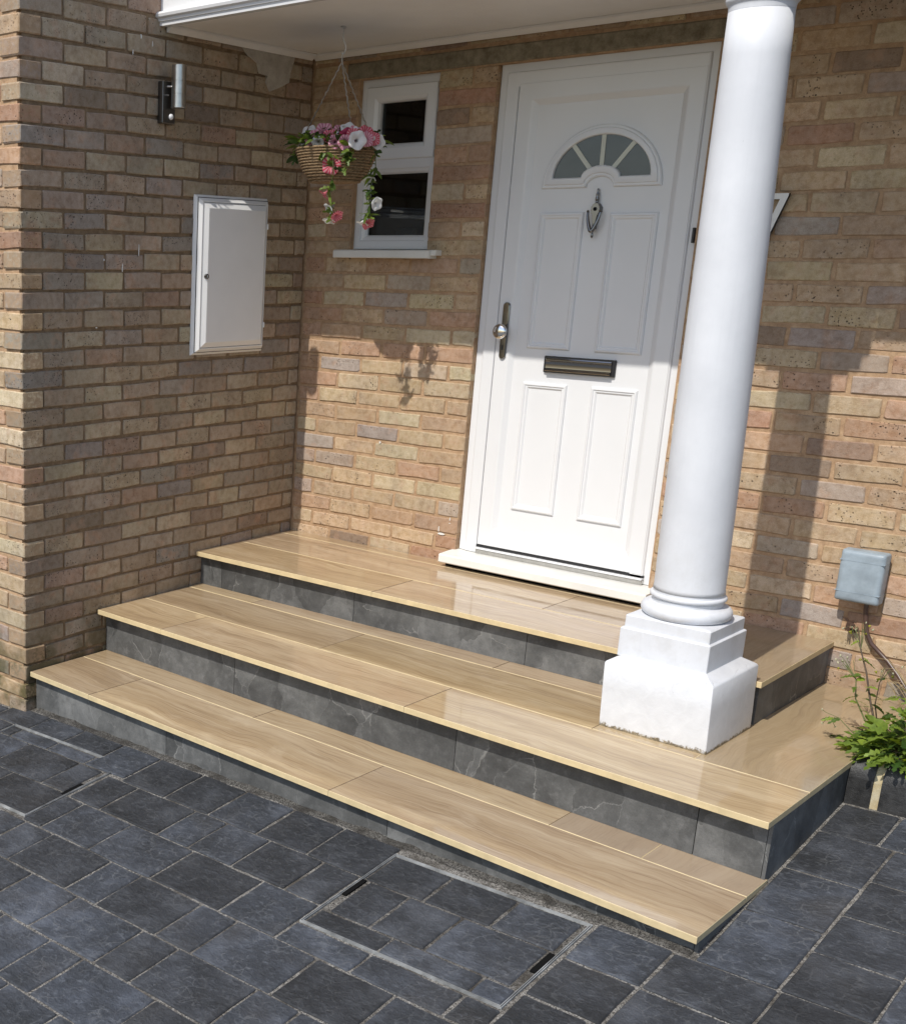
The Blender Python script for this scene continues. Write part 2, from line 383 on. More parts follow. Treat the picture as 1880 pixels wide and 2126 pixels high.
# ------------------------------------------------------------------ mesh builder
ROOT = {}
def link(o): COL.objects.link(o); return o
def tag(o, label=None, cat=None, group=None, kind=None):
    if label: o['label'] = label
    if cat: o['category'] = cat
    if group: o['group'] = group
    if kind: o['kind'] = kind
    return o
def thing(name, label, cat, loc=(0, 0, 0), rotz=0., group=None):
    o = link(bpy.data.objects.new(name, None)); o.location = loc; o.rotation_euler = (0, 0, rotz)
    o.empty_display_size = .1
    ROOT[o.name] = Vector(loc) if rotz == 0. else Vector((0, 0, 0))
    return tag(o, label, cat, group)
def raw_obj(name, me, parent=None):
    o = link(bpy.data.objects.new(name, me))
    if parent: o.parent = parent; ROOT[o.name] = ROOT.get(parent.name, Vector((0, 0, 0)))
    else: ROOT[o.name] = Vector((0, 0, 0))
    return o
class MB:
    def __init__(s): s.v = []; s.f = []; s.m = []
    def add(s, vs, fs, mi=0):
        b = len(s.v); s.v += [tuple(v) for v in vs]
        for f in fs: s.f.append(tuple(i + b for i in f)); s.m.append(mi)
        return s
    def box(s, x0, x1, y0, y1, z0, z1, c=0., mi=0):
        if c <= 0:
            vs = [(x, y, z) for z in (z0, z1) for y in (y0, y1) for x in (x0, x1)]
            return s.add(vs, [(0, 2, 3, 1), (4, 5, 7, 6), (0, 1, 5, 4), (2, 6, 7, 3), (0, 4, 6, 2), (1, 3, 7, 5)], mi)
        vs = []; idx = {}
        for i, x in enumerate((x0, x1)):
            for j, y in enumerate((y0, y1)):
                for k, z in enumerate((z0, z1)):
                    sx, sy, sz = (c if i == 0 else -c), (c if j == 0 else -c), (c if k == 0 else -c)
                    for a, p in enumerate(((x, y + sy, z + sz), (x + sx, y, z + sz), (x + sx, y + sy, z))):
                        idx[(i, j, k, a)] = len(vs); vs.append(p)
        F = []
        for i in (0, 1):
            q = [idx[(i, 0, 0, 0)], idx[(i, 1, 0, 0)], idx[(i, 1, 1, 0)], idx[(i, 0, 1, 0)]]; F.append(q if i else q[::-1])
            q = [idx[(0, i, 0, 1)], idx[(1, i, 0, 1)], idx[(1, i, 1, 1)], idx[(0, i, 1, 1)]]; F.append(q[::-1] if i else q)
            q = [idx[(0, 0, i, 2)], idx[(1, 0, i, 2)], idx[(1, 1, i, 2)], idx[(0, 1, i, 2)]]; F.append(q if i else q[::-1])
        for i in (0, 1):
            for j in (0, 1):
                q = [idx[(i, j, 0, 0)], idx[(i, j, 1, 0)], idx[(i, j, 1, 1)], idx[(i, j, 0, 1)]]; F.append(q if (i == j) else q[::-1])
                q = [idx[(i, 0, j, 0)], idx[(i, 1, j, 0)], idx[(i, 1, j, 2)], idx[(i, 0, j, 2)]]; F.append(q[::-1] if (i == j) else q)
                q = [idx[(0, i, j, 1)], idx[(1, i, j, 1)], idx[(1, i, j, 2)], idx[(0, i, j, 2)]]; F.append(q if (i == j) else q[::-1])
                for k in (0, 1):
                    q = [idx[(i, j, k, a)] for a in (0, 1, 2)]; F.append(q if (i + j + k) % 2 else q[::-1])
        return s.add(vs, F, mi)
    def prism(s, poly, lo, hi, c=0., top=0, side=0, bot=True):
        """poly: ccw list of (x,y); lo/hi: number or function of (x,y)"""
        n = len(poly); f = lambda h, p: h(*p) if callable(h) else h
        cx = sum(p[0] for p in poly) / n; cy = sum(p[1] for p in poly) / n
        vs = [(x, y, f(lo, (x, y))) for x, y in poly] + [(x, y, f(hi, (x, y)) - c) for x, y in poly]
        fs = []; s.add(vs, [(i, (i + 1) % n, n + (i + 1) % n, n + i) for i in range(n)], side)
        base = len(s.v) - 2 * n
        if bot: s.f.append(tuple(base + i for i in range(n))[::-1]); s.m.append(side)
        if c > 0:
            ins = []
            for i in range(n):
                p0, p, p2 = Vector(poly[i - 1]), Vector(poly[i]), Vector(poly[(i + 1) % n])
                a = (p - p0).normalized(); b = (p2 - p).normalized()
                na = Vector((-a.y, a.x)); nb = Vector((-b.y, b.x)); m = (na + nb)
                m = m.normalized() * (c / max(.35, m.normalized().dot(na)))
                ins.append((p.x + m.x, p.y + m.y))
            b2 = len(s.v); s.v += [(x, y, f(hi, (x, y))) for x, y in ins]
            for i in range(n):
                s.f.append((base + n + i, base + n + (i + 1) % n, b2 + (i + 1) % n, b2 + i)); s.m.append(side)
            s.f.append(tuple(b2 + i for i in range(n))); s.m.append(top)
        else:
            s.f.append(tuple(base + n + i for i in range(n))); s.m.append(top)
        return s
    def loft(s, rings, closed=True, mi=0, cap0=False, cap1=False):
        n = len(rings[0]); b = len(s.v)
        for r in rings: s.v += [tuple(p) for p in r]
        for k in range(len(rings) - 1):
            for i in range(n if closed else n - 1):
                j = (i + 1) % n
                s.f.append((b + k * n + i, b + k * n + j, b + (k + 1) * n + j, b + (k + 1) * n + i)); s.m.append(mi)
        if cap0: s.f.append(tuple(b + i for i in range(n))[::-1]); s.m.append(mi)
        if cap1: s.f.append(tuple(b + (len(rings) - 1) * n + i for i in range(n))); s.m.append(mi)
        return s
    def lathe(s, prof, cx, cy, seg=32, mi=0, cap0=False, cap1=False):
        """prof: (r, z) from bottom up; cx, cy numbers or functions of z"""
        f = lambda h, z: h(z) if callable(h) else h
        rings = [[(f(cx, z) + r * math.cos(2 * math.pi * i / seg), f(cy, z) + r * math.sin(2 * math.pi * i / seg), z) for i in range(seg)] for r, z in prof]
        return s.loft(rings, True, mi, cap0, cap1)
    def tube(s, path, r, seg=8, mi=0, caps=True):
        rings = []; n = len(path)
        up = None
        for k in range(n):
            p = Vector(path[k]); a = Vector(path[max(0, k - 1)]); b = Vector(path[min(n - 1, k + 1)])
            t = (b - a).normalized()
            if up is None: up = t.orthogonal().normalized()
            up = (up - t * up.dot(t)); up = up.normalized() if up.length > 1e-6 else t.orthogonal().normalized()
            sd = t.cross(up); rr = r[k] if isinstance(r, (list, tuple)) else r
            rings.append([p + (up * math.cos(2 * math.pi * i / seg) + sd * math.sin(2 * math.pi * i / seg)) * rr for i in range(seg)])
        return s.loft(rings, True, mi, caps, caps)
    def rframe(s, x0, x1, z0, z1, prof, mi=0, cap=False, capm=None):
        """mitred rectangular frame facing -y: prof = (inset, y) from outside in"""
        rings = [[(x0 + d, y, z0 + d), (x1 - d, y, z0 + d), (x1 - d, y, z1 - d), (x0 + d, y, z1 - d)] for d, y in prof]
        s.loft(rings, True, mi)
        if cap: s.f.append(tuple(range(len(s.v) - 4, len(s.v)))); s.m.append(mi if capm is None else capm)
        return s
    def mesh(s, name, mats, off=(0, 0, 0), smooth=False):
        me = bpy.data.meshes.new(name)
        ox, oy, oz = off
        me.from_pydata([(x - ox, y - oy, z - oz) for x, y, z in s.v], [], s.f)
        for m in (mats if isinstance(mats, (list, tuple)) else [mats]): me.materials.append(MAT[m] if isinstance(m, str) else m)
        me.polygons.foreach_set('material_index', s.m)
        if smooth: me.polygons.foreach_set('use_smooth', [True] * len(me.polygons))
        me.update()
        return me
    def build(s, name, mats, parent=None, smooth=False, auto=None):
        """vertices are in world space (or in the parent's own space for turned parents)"""
        off = ROOT.get(parent.name, Vector((0, 0, 0))) if parent else Vector((0, 0, 0))
        me = s.mesh(name, mats, off, smooth)
        if auto is not None:
            me.polygons.foreach_set('use_smooth', [True] * len(me.polygons)); me.set_sharp_from_angle(angle=math.radians(auto))
        return raw_obj(name, me, parent)
def own_origin(o, c):
    """move a part's origin to c (world) without moving it"""
    off = ROOT[o.parent.name] if o.parent else Vector((0, 0, 0))
    d = Vector(c) - off
    o.data.transform(Matrix.Translation(-d)); o.location = d
    return o
def project(p):
    q = CAM_M.transposed() @ (Vector(p) - Vector(CAM_LOC))
    if q.z > -.1: return None
    return PW / 2 + PX + F_PX * q.x / -q.z, PH / 2 + PY - F_PX * q.y / -q.z
def in_frame(p, m=25):
    q = project(p)
    return q is not None and -m < q[0] < PW + m and -m < q[1] < PH + m

# ------------------------------------------------------------------ ground
gm = MB().add([(-45, -60, gz(-45, -60) - .03), (45, -60, gz(45, -60) - .03), (45, .25, gz(45, .25) - .03), (-45, .25, gz(-45, .25) - .03)], [(0, 1, 2, 3)])
tag(gm.build('ground', 'far_paving'), kind='structure')
drive = MB().add([(-2.6, -5.6, gz(-2.6, -5.6) - .005), (5.2, -5.6, gz(5.2, -5.6) - .005), (5.2, .2, gz(5.2, .2) - .005), (-2.6, .2, gz(-2.6, .2) - .005)], [(0, 1, 2, 3)]).build('driveway', 'sand')
tag(drive, kind='structure')
SL = -.015                                      # courses run a touch off square
def cl(Y, x): return Y + SL * (x - 1.5)
def rough_rect(x0, x1, fy0, fy1, j=.0030, g=.0042):
    """ccw outline between course lines fy0 (near) and fy1 (far) with worn edges"""
    x0 += g; x1 -= g; pts = []
    J = lambda: rnd.uniform(-j, j)
    lo = lambda x: (fy0(x) if callable(fy0) else fy0) + g
    hi = lambda x: (fy1(x) if callable(fy1) else fy1) - g
    r = .004
    xs = [x0 + (x1 - x0) * t for t in (.33, .67)]
    pts.append((x0 + r, lo(x0))); pts += [(x, lo(x) + J()) for x in xs]; pts.append((x1 - r, lo(x1)))
    pts.append((x1, lo(x1) + r)); pts.append((x1 + J(), (lo(x1) + hi(x1)) / 2)); pts.append((x1, hi(x1) - r))
    pts.append((x1 - r, hi(x1))); pts += [(x, hi(x) + J()) for x in xs[::-1]]; pts.append((x0 + r, hi(x0)))
    pts.append((x0, hi(x0) - r)); pts.append((x0 + J(), (lo(x0) + hi(x0)) / 2)); pts.append((x0, lo(x0) + r))
    return pts
def lay(x0, x1, fy0, fy1, parent, dz=0.):
    h = dz + rnd.uniform(-.0015, .0015); tx = rnd.uniform(-.004, .004); ty = rnd.uniform(-.004, .004)
    cx = (x0 + x1) / 2; cy = ((fy0(cx) if callable(fy0) else fy0) + (fy1(cx) if callable(fy1) else fy1)) / 2
    top = lambda x, y: gz(x, y) + h + tx * (x - cx) + ty * (y - cy)
    m = MB().prism(rough_rect(x0, x1, fy0, fy1), lambda x, y: gz(x, y) - .028, top, .0035, bot=False)
    return m.build('paver', 'paver', parent)
YL = [-1.982, -2.178, -2.385, -2.588, -2.789, -2.995, -3.20, -3.405, -3.61, -3.815, -4.02]
course = lambda i: (lambda x: cl(YL[i], x))
rows = {1: [.782, .962, 1.25, 1.395, 1.583, 1.80, 1.94],
        2: [.775, .89, 1.14, 1.43, 1.725, 1.94],
        3: [.822, .97, 1.262, 1.405, 1.663, 1.808, 2.098, 2.352, 2.56, 2.85, 3.065, 3.28, 3.57],
        4: [1.112, 1.334, 1.625, 1.77, 2.063, 2.208, 2.42, 2.71, 2.855, 3.07, 3.36, 3.57],
        5: [1.23, 1.448, 1.592, 1.885, 2.10, 2.39, 2.53, 2.75, 3.04, 3.25, 3.39],
        6: [1.518, 1.73, 2.02, 2.16, 2.38, 2.67, 2.81, 3.02, 3.31]}
def fill(a, b, step=(.145, .215, .29)):
    out = [a]
    while out[-1] < b: out.append(out[-1] + rnd.choice(step))
    return out
def fill_left(a, b, step=(.145, .215, .29)):
    out = [a]
    while out[-1] > b: out.append(out[-1] - rnd.choice(step))
    return out[::-1][:-1]
riser_base = lambda x: y1(x) + O1 - .030
fil = MB()
fx = [.09 + (2.835 - .09) * i / 60 for i in range(61)]
fr_ = [[(x, y1(x) + O1 - .030 + rnd.uniform(-.008, .004), gz(x, y1(x)) - .006), (x, y1(x) + O1 - .018, gz(x, y1(x)) + .000 + rnd.uniform(-.003, .003)), (x, y1(x) + O1 + .004, gz(x, y1(x)) + .006 + rnd.uniform(-.004, .005)), (x, y1(x) + O1 + .004, gz(x, y1(x)) - .02)] for x in fx]
fil.loft(fr_, True, 0, True, True); fil.build('sand_fillet', 'haunch', drive)
# course against the bottom riser, broken by the two covers
for a, b in zip([-.245, -.03, .205, .424], [-.03, .205, .424, .655]):
    lay(a, b, lambda x: -1.872 - .01 * x, (lambda x: -1.776) if b < .1 else riser_base, drive)
xs = [.655, .862, 1.085, 1.296, 1.513, 1.724, 1.945]
for a, b in zip(xs, xs[1:]): lay(a, b, (lambda x: -1.955) if b < .9 else course(0), riser_base, drive)
for a, b in ((2.592, 2.80), (2.80, 3.062), (3.062, 3.27), (3.27, 3.56), (3.56, 3.78)):
    lay(a, b, course(0), (riser_base if b < 2.82 else (lambda x: -1.812)), drive)
lay(.80, .962, course(1), course(0), drive)
for r in (1, 2):
    xs = [x for x in rows[r] if x >= (.9 if r == 1 else .8)]
    if r == 2: xs = [.79, .89, 1.14, 1.43, 1.725, 1.94]
    for a, b in zip(xs, xs[1:]): lay(a, b, course(r), course(r - 1), drive)
    xs = {1: [2.592, 2.797, 3.065, 3.28, 3.57, 3.78], 2: [2.592, 2.77, 2.985, 3.13, 3.42, 3.63]}[r]
    for a, b in zip(xs, xs[1:]): lay(a, b, course(r), course(r - 1), drive)
for a, b in ((1.94, 2.199), (2.199, 2.487), (2.487, 2.592)): lay(a, b, course(2), lambda x: -2.288, drive)
for i in range(3, 10):
    xs = rows.get(i) or fill(1.2 + .07 * i, 3.7)
    if i <= 6:
        xs = fill_left(xs[0], -.9 if i == 3 else .4) + xs
    for a, b in zip(xs, xs[1:]): lay(a, b, course(i), course(i - 1), drive)
# left of the first cover and below it
for a, b in ((-.6, -.385), (-.385, -.245)): lay(a, b, lambda x: -1.955, lambda x: -1.776, drive)
for a, b in ((-.60, -.31), (-.31, -.09), (-.09, .12)): lay(a, b, lambda x: -2.155, lambda x: -1.955 if x < -.245 else -1.872 - .01 * x, drive)
for a, b in ((-.45, -.16), (-.16, .12)): lay(a, b, lambda x: -2.362, lambda x: -2.155, drive)
# columns beside the steps
for a, b in ((-1.235, -.972), (-1.508, -1.235), (-1.812, -1.508)): lay(2.851, 3.056, a, b, drive)
lay(2.851, 3.012, -.972, -.762, drive); lay(3.012, 3.23, -.972, -.762, drive); lay(3.23, 3.45, -.972, -.762, drive)
for a, b in ((-1.18, -.972), (-1.39, -1.18), (-1.60, -1.39), (-1.812, -1.60)): lay(3.056, 3.268, a, b, drive)
for a, b in ((-1.26, -.972), (-1.54, -1.26), (-1.812, -1.54)): lay(3.268, 3.48, a, b, drive)

# ------------------------------------------------------------------ brick walls
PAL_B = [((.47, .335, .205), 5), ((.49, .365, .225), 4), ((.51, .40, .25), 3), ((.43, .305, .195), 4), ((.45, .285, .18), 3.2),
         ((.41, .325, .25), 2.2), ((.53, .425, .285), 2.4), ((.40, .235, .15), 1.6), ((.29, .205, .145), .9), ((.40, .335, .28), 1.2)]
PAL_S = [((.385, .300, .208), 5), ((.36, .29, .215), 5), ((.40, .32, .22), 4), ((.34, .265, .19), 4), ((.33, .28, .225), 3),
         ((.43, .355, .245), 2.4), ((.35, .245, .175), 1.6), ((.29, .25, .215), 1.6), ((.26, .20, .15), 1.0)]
def brick_colour(pal):
    u = rnd.uniform(0, sum(p[1] for p in pal))
    for c, wgt in pal:
        u -= wgt
        if u <= 0: break
    k = rnd.uniform(.90, 1.10)
    return tuple(v * k * rnd.uniform(.97, 1.03) for v in c) + (1.,)
BH, BT = .0635, .102
BC = {}
def brick_mesh(wd, var, endL=False, endR=False):
    key = (round(wd / .004), var)
    if key in BC: return BC[key]
    r2 = random.Random(key[0] * 31 + var * 7 + 5)
    hw, hh = wd / 2, BH / 2 + r2.uniform(-.0022, .0012); j = .0026
    J = lambda k=1.: r2.uniform(-j, j) * k
    c = .0045
    def ring(ins, y, jit):
        a, b = hw - ins, hh - ins
        base = [(-a + c, -b), (0, -b), (a - c, -b), (a, -b + c), (a, b - c), (a - c, b), (0, b), (-a + c, b), (-a, b - c), (-a, -b + c)]
        return [(x + q[0], y, z + q[1]) for (x, z), q in zip(base, jit)]
    jit = [(J(), J()) for _ in range(10)]
    if r2.random() < .35: k = r2.randrange(10); jit[k] = (jit[k][0] * 3, jit[k][1] * 2.6)
    m = MB()
    r0 = ring(.0035, 0., jit); r1 = ring(0., .0035, jit); r3 = [(x, BT, z) for x, y, z in r1]
    m.loft([r3, r1, r0], True, 0, True, True)
    me = m.mesh('brick', 'brick')
    BC[key] = me
    return me
def lay_wall(root, bricks, to_world, pal, limit=300, hidden=None, reserve=()):
    """bricks: (x0, x1, row) in the wall's own space"""
    cand = []
    for (a, b, r) in bricks:
        zc = (r + .5) * .075; xc = (a + b) / 2; p = to_world @ Vector((xc, 0, zc))
        vis = in_frame(p, 30) and not (hidden and hidden(p, r))
        d = (p - Vector(CAM_LOC)).length
        cand.append((not vis, d * d / (b - a), a, b, r))
    cand.sort()
    far = MB(); fcol = []
    for k, (nv, _, a, b, r) in enumerate(cand):
        xc = (a + b) / 2; zc = (r + .5) * .075; c = brick_colour(pal); dy = rnd.uniform(-.0018, .0018)
        me = brick_mesh(b - a, rnd.randrange(7))
        if k < limit and not nv:
            o = raw_obj('brick', me, root); o.location = (xc, dy, zc + rnd.uniform(-.0012, .0012)); o.color = c
            o.rotation_euler = (0, rnd.uniform(-.010, .010), rnd.uniform(-.006, .006))
        else:
            vs = [(v.co.x + xc, v.co.y + dy, v.co.z + zc) for v in me.vertices]; fs = [tuple(p.vertices) for p in me.polygons]
            far.add(vs, fs); fcol += [c] * len(fs)
    if far.v:
        me = far.mesh('joined_bricks', 'brick_far')
        ca = me.color_attributes.new('Col', 'FLOAT_COLOR', 'CORNER')
        flat = []
        for p, c in zip(me.polygons, fcol): flat += list(c) * p.loop_total
        ca.data.foreach_set('color', flat)
        o = raw_obj('joined_bricks', me, root); o['kind'] = 'stuff'
ROWS = 46
JT = .0120
def runs(joints, a, b):
    xs = [a] + [x for x in sorted(joints) if a + .04 < x < b - .035] + [b]
    return [(p, q) for p, q in zip(xs, xs[1:])]
def clip_bricks(r, joints, a, b, endgap=(1, 1)):
    out = []
    rr = runs(joints, a, b)
    for i, (p, q) in enumerate(rr):
        p2 = p + (JT / 2 if i > 0 or endgap[0] else 0); q2 = q - (JT / 2 if i < len(rr) - 1 or endgap[1] else 0)
        if q2 - p2 > .02: out.append((p2, q2, r))
    return out
def jit(xs, k=.004): return [x + rnd.uniform(-k, k) for x in xs]
# back wall
XR = 4.3
bw = thing('brick_wall', 'buff brick house wall behind the steps, with the front door and small window', 'brick wall', (0, 0, 0))
WX0, WX1, DX0, DX1 = .258, .672, .943, 1.829
bricks = []
for r in range(0, ROWS):
    odd = r % 2
    jl = jit([.2345, .471, .7075] if odd else [.122, .359, .596, .834])
    jr = jit([(1.9785 if odd else 1.8716 + .0) + .225 * k for k in range(0, 12)])
    segs = [(0., XR)]
    if 7 <= r <= 34: segs = [(0., DX0), (DX1, XR)]
    if 25 <= r <= 34: segs = [(0., WX0), (WX1, DX0), (DX1, XR)]
    if r == 35: segs = [(0., .19), (2.02, XR)]
    for a, b in segs:
        if r >= 36 or r < 7: js = [ (.2345 if odd else .122) + .225 * k for k in range(20)]
        else: js = jl if b <= DX0 else jr
        bricks += clip_bricks(r, js, a, b, (a == DX1 or a == 0., 0 if b == DX0 else 1))
def hid_back(p, r):
    if p.x < DX1 and r < 7: return True
    if p.x < X3 and r < 7: return True
    return r < 4 or p.z > 2.76
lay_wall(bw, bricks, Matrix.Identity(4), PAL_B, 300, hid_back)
mm = MB(); M0, M1 = .0045, .112
for x0, x1, z0, z1 in ((-.3, DX0, -.2, 1.878), (-.3, WX0, 1.878, 2.622), (WX1, DX0, 1.878, 2.622), (DX1, XR, -.2, 2.622), (-.3, XR, 2.622, ROWS * .075), (DX0, DX1, -.2, .552)):
    mm.box(x0, x1, M0, M1, z0, z1)
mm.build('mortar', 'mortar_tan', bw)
lt = MB(); lt.box(.19, 2.02, -.004, .10, 2.628, 2.694, .006); lt.build('lintel', 'lintel', bw)
# side wall, bricks laid from the outer corner towards the inner corner
ang = math.atan2(D, -XC)
sw = thing('brick_wall', 'shaded side wall of buff brick carrying the lamp and meter box', 'brick wall', (XC, -D, 0), ang)
LEN = math.hypot(D, XC)
SWM = Matrix.Translation((XC, -D, 0)) @ Matrix.Rotation(ang, 4, 'Z')
bricks = []
for r in range(0, ROWS):
    if r % 2 == 0:
        js = jit([.22 + .225 * k for k in range(8)]); bricks += clip_bricks(r, js, 0., LEN - .002, (0, 1))
    else:
        js = jit([.1075 + .225 * k for k in range(8)]); bricks += clip_bricks(r, js, .1075, LEN - .002, (1, 1))
def hid_side(p, r):
    t = Z3 if p.y > y3(0) else Z2 if p.y > y2(0) else Z1 if p.y > y1(0) else 0.
    return p.z + .03 < t or (p.z > 2.74 and p.y > -1.0)
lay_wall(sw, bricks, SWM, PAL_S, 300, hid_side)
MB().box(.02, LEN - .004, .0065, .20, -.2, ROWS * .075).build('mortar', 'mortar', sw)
def swl(y, z, o=0.):
    """a point on the side wall (world y, z, stand-off) in the wall's own space"""
    return ((y + D) / math.cos(ang - math.pi / 2), -o, z)
pp = [(-.66, 2.725), (-.52, 2.722), (-.47, 2.69), (-.42, 2.672), (-.40, 2.632), (-.345, 2.628), (-.352, 2.60), (-.322, 2.565), (-.26, 2.585), (-.185, 2.615), (-.178, 2.655), (-.16, 2.70), (-.15, 2.727)]
pm = MB(); n = len(pp)
pts0 = [swl(y, z, -.004) for y, z in pp]; pts1 = [swl(y, z, .003 + rnd.uniform(0, .003)) for y, z in pp]
pm.loft([pts0[::-1], pts1[::-1]], True, 0, False, False); pm.f.append(tuple(range(n, 2 * n))); pm.m.append(0)
pm.build('plaster_patch', 'plaster', sw)
# front wall left of the porch
XF = -1.4
MARKS_S = [(-1.135, 2.69, .007, .018), (-1.07, 2.67, .006, .022), (-1.18, 2.63, .004, .022), (-1.225, 1.815, .004, .034), (-1.13, 1.885, .003, .045), (-1.33, 1.845, .005, .010), (-1.37, 1.58, .010, .006)]
fw = thing('brick_wall', 'sunlit strip of buff brick wall at the left corner of the porch', 'brick wall', (XF, -D, 0))
FL = XC - XF; bricks = []
for r in range(0, ROWS):
    js = [FL - .22 - .225 * k for k in range(8)] if r % 2 else [FL - .1075 - .225 * k for k in range(8)]
    if r % 2: bricks += clip_bricks(r, jit(js), 0., FL, (1, 0))
    else: bricks += clip_bricks(r, jit(js), 0., FL - .1075, (1, 1))
ROOT[fw.name] = Vector((0, 0, 0))
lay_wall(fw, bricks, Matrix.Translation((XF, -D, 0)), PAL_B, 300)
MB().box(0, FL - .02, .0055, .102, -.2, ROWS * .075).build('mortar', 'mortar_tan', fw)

# ------------------------------------------------------------------ canopy
CX0, CX1, CY = .03, 2.475, -1.022
cp = thing('porch_canopy', 'white flat porch canopy with moulded fascia over the front door', 'canopy', (1.2, -.5, 2.72))
prof = [(-.99, 2.741), (-1.026, 2.741), (-1.028, 2.757), (-1.034, 2.757), (-1.036, 2.766), (-1.046, 2.772), (-1.049, 2.782), (-1.044, 2.790), (-1.030, 2.793), (-1.022, 2.797), (-1.022, 3.25), (-.99, 3.25)]
m = MB(); m.loft([[(x, y, z) for y, z in prof] for x in (CX0, CX1)], True, 0, True, True); m.build('fascia', 'upvc', cp)
MB().box(CX1 - .03, CX1 + .02, -.988, -.004, 2.741, 3.25, .003).build('end_fascia', 'upvc', cp)
MB().box(2.497, XR, -.945, -.004, 2.745, 3.25, .003).build('side_extension', 'upvc', cp)
MB().box(CX0 + .006, CX1 - .032, -.988, -.002, 2.748, 2.76).build('soffit_board', 'soffit', cp)
MB().box(CX0, CX1, -.988, -.002, 3.20, 3.24).build('roof_deck', 'concrete', cp)
tm = MB(); tm.loft([[(x, -.030, 2.747), (x, -.030, 2.738), (x, -.022, 2.732), (x, -.010, 2.722), (x, -.004, 2.722), (x, -.004, 2.747)] for x in (.012, CX1)], True, 0, True, True)
tm.build('back_trim', 'soffit', cp)
tm = MB(); tm.loft([[(wx(y) + .030, y, 2.747), (wx(y) + .030, y, 2.738), (wx(y) + .022, y, 2.732), (wx(y) + .012, y, 2.722), (wx(y) + .004, y, 2.722), (wx(y) + .004, y, 2.747)] for y in (-.992, -.031)], True, 0, True, True)
tm.build('side_trim', 'soffit', cp)

# ------------------------------------------------------------------ column
CB, CT = (2.331, -.862), (2.302, -.866)
cxz = lambda z: CB[0] + (CT[0] - CB[0]) * max(0, (z - .86)) / 1.68
cyz = lambda z: CB[1] + (CT[1] - CB[1]) * max(0, (z - .86)) / 1.68
co = thing('porch_column', 'round white tapered column on a square plinth by the door', 'column', (2.35, -.87, Z2))
def rect_ring(x0, x1, ya, yb, z, r=.012, n=3):
    pts = []
    for (cx, cy, a0) in ((x1 - r, yb - r, 0), (x0 + r, yb - r, 90), (x0 + r, ya + r, 180), (x1 - r, ya + r, 270)):
        for k in range(n + 1):
            a = math.radians(a0 + 90 * k / n); pts.append((cx + r * math.cos(a), cy + r * math.sin(a), z))
    return pts
def wob(pts, k):
    return [(x + rnd.uniform(-k, k), y + rnd.uniform(-k, k), z + rnd.uniform(-k, k) * .5) for x, y, z in pts]
rings = []
for z, d in ((Z2 - .006, .002), (Z2 + .006, .0005), (.45, 0.), (.53, 0.), (.607, 0.), (.6125, .003), (.617, .010), (.638, .046), (.640, .052)):
    sh = (z - Z2) / .25 * -.008
    rings.append(wob(rect_ring(2.176 + d + sh, 2.5255 - d + sh, -1.046 + d, -.693 - d, z, .0035), .0007))
MB().loft(rings, True, 0, True, True).build('plinth_block', 'rough_paint', co, auto=38)
rings = [rect_ring(2.187 + d, 2.4755 - d, -1.004 + d, -.719 - d, z, .004) for z, d in ((.63, 0), (.722, 0), (.7255, .0035), (.7265, .012))]
MB().loft(rings, True, 0, True, True).build('plinth_step', 'paint', co, auto=35)
rings = [rect_ring(2.196 + d, 2.468 - d, -.995 + d, -.729 - d, z, .004) for z, d in ((.72, 0), (.764, 0), (.7675, .0035), (.7685, .012))]
MB().loft(rings, True, 0, True, True).build('plinth_step', 'paint', co, auto=35)
pr = [(.118, .766)]
for k in range(9):
    a = math.radians(-90 + 22.5 * k); pr.append((.116 + .021 * math.cos(a), .789 + .021 * math.sin(a)))
pr += [(.112, .812), (.106, .8135), (.1055, .821), (.108, .826)]
for k in range(7):
    a = math.radians(-90 + 30 * k); pr.append((.1065 + .0085 * math.cos(a), .8365 + .0085 * math.sin(a)))
pr += [(.1065, .8465), (.1062, .853)]
MB().lathe(pr, *CB, 56, 0, True, True).build('base_moulding', 'paint', co, auto=50)
sp = [(.1075, .853), (.1055, .866)] + [(.1055 + (.0870 - .1055) * (t ** 1.7), .866 + (2.548 - .866) * t) for t in [i / 14 for i in range(1, 15)]]
MB().lathe(sp, cxz, cyz, 64, 0, True, True).build('shaft', 'paint', co, smooth=True)
kp = [(.0875, 2.546), (.088, 2.556), (.0895, 2.563), (.092, 2.5655), (.0965, 2.570), (.0975, 2.577), (.0955, 2.584), (.090, 2.588), (.089, 2.592), (.089, 2.634), (.094, 2.640), (.104, 2.648), (.120, 2.664), (.128, 2.682), (.129, 2.690)]
MB().lathe(kp, CT[0], CT[1], 56, 0, True, True).build('capital', 'paint', co, auto=40)
MB().box(CT[0] - .138, CT[0] + .138, CT[1] - .138, CT[1] + .138, 2.690, 2.744, .004).build('abacus', 'paint', co)

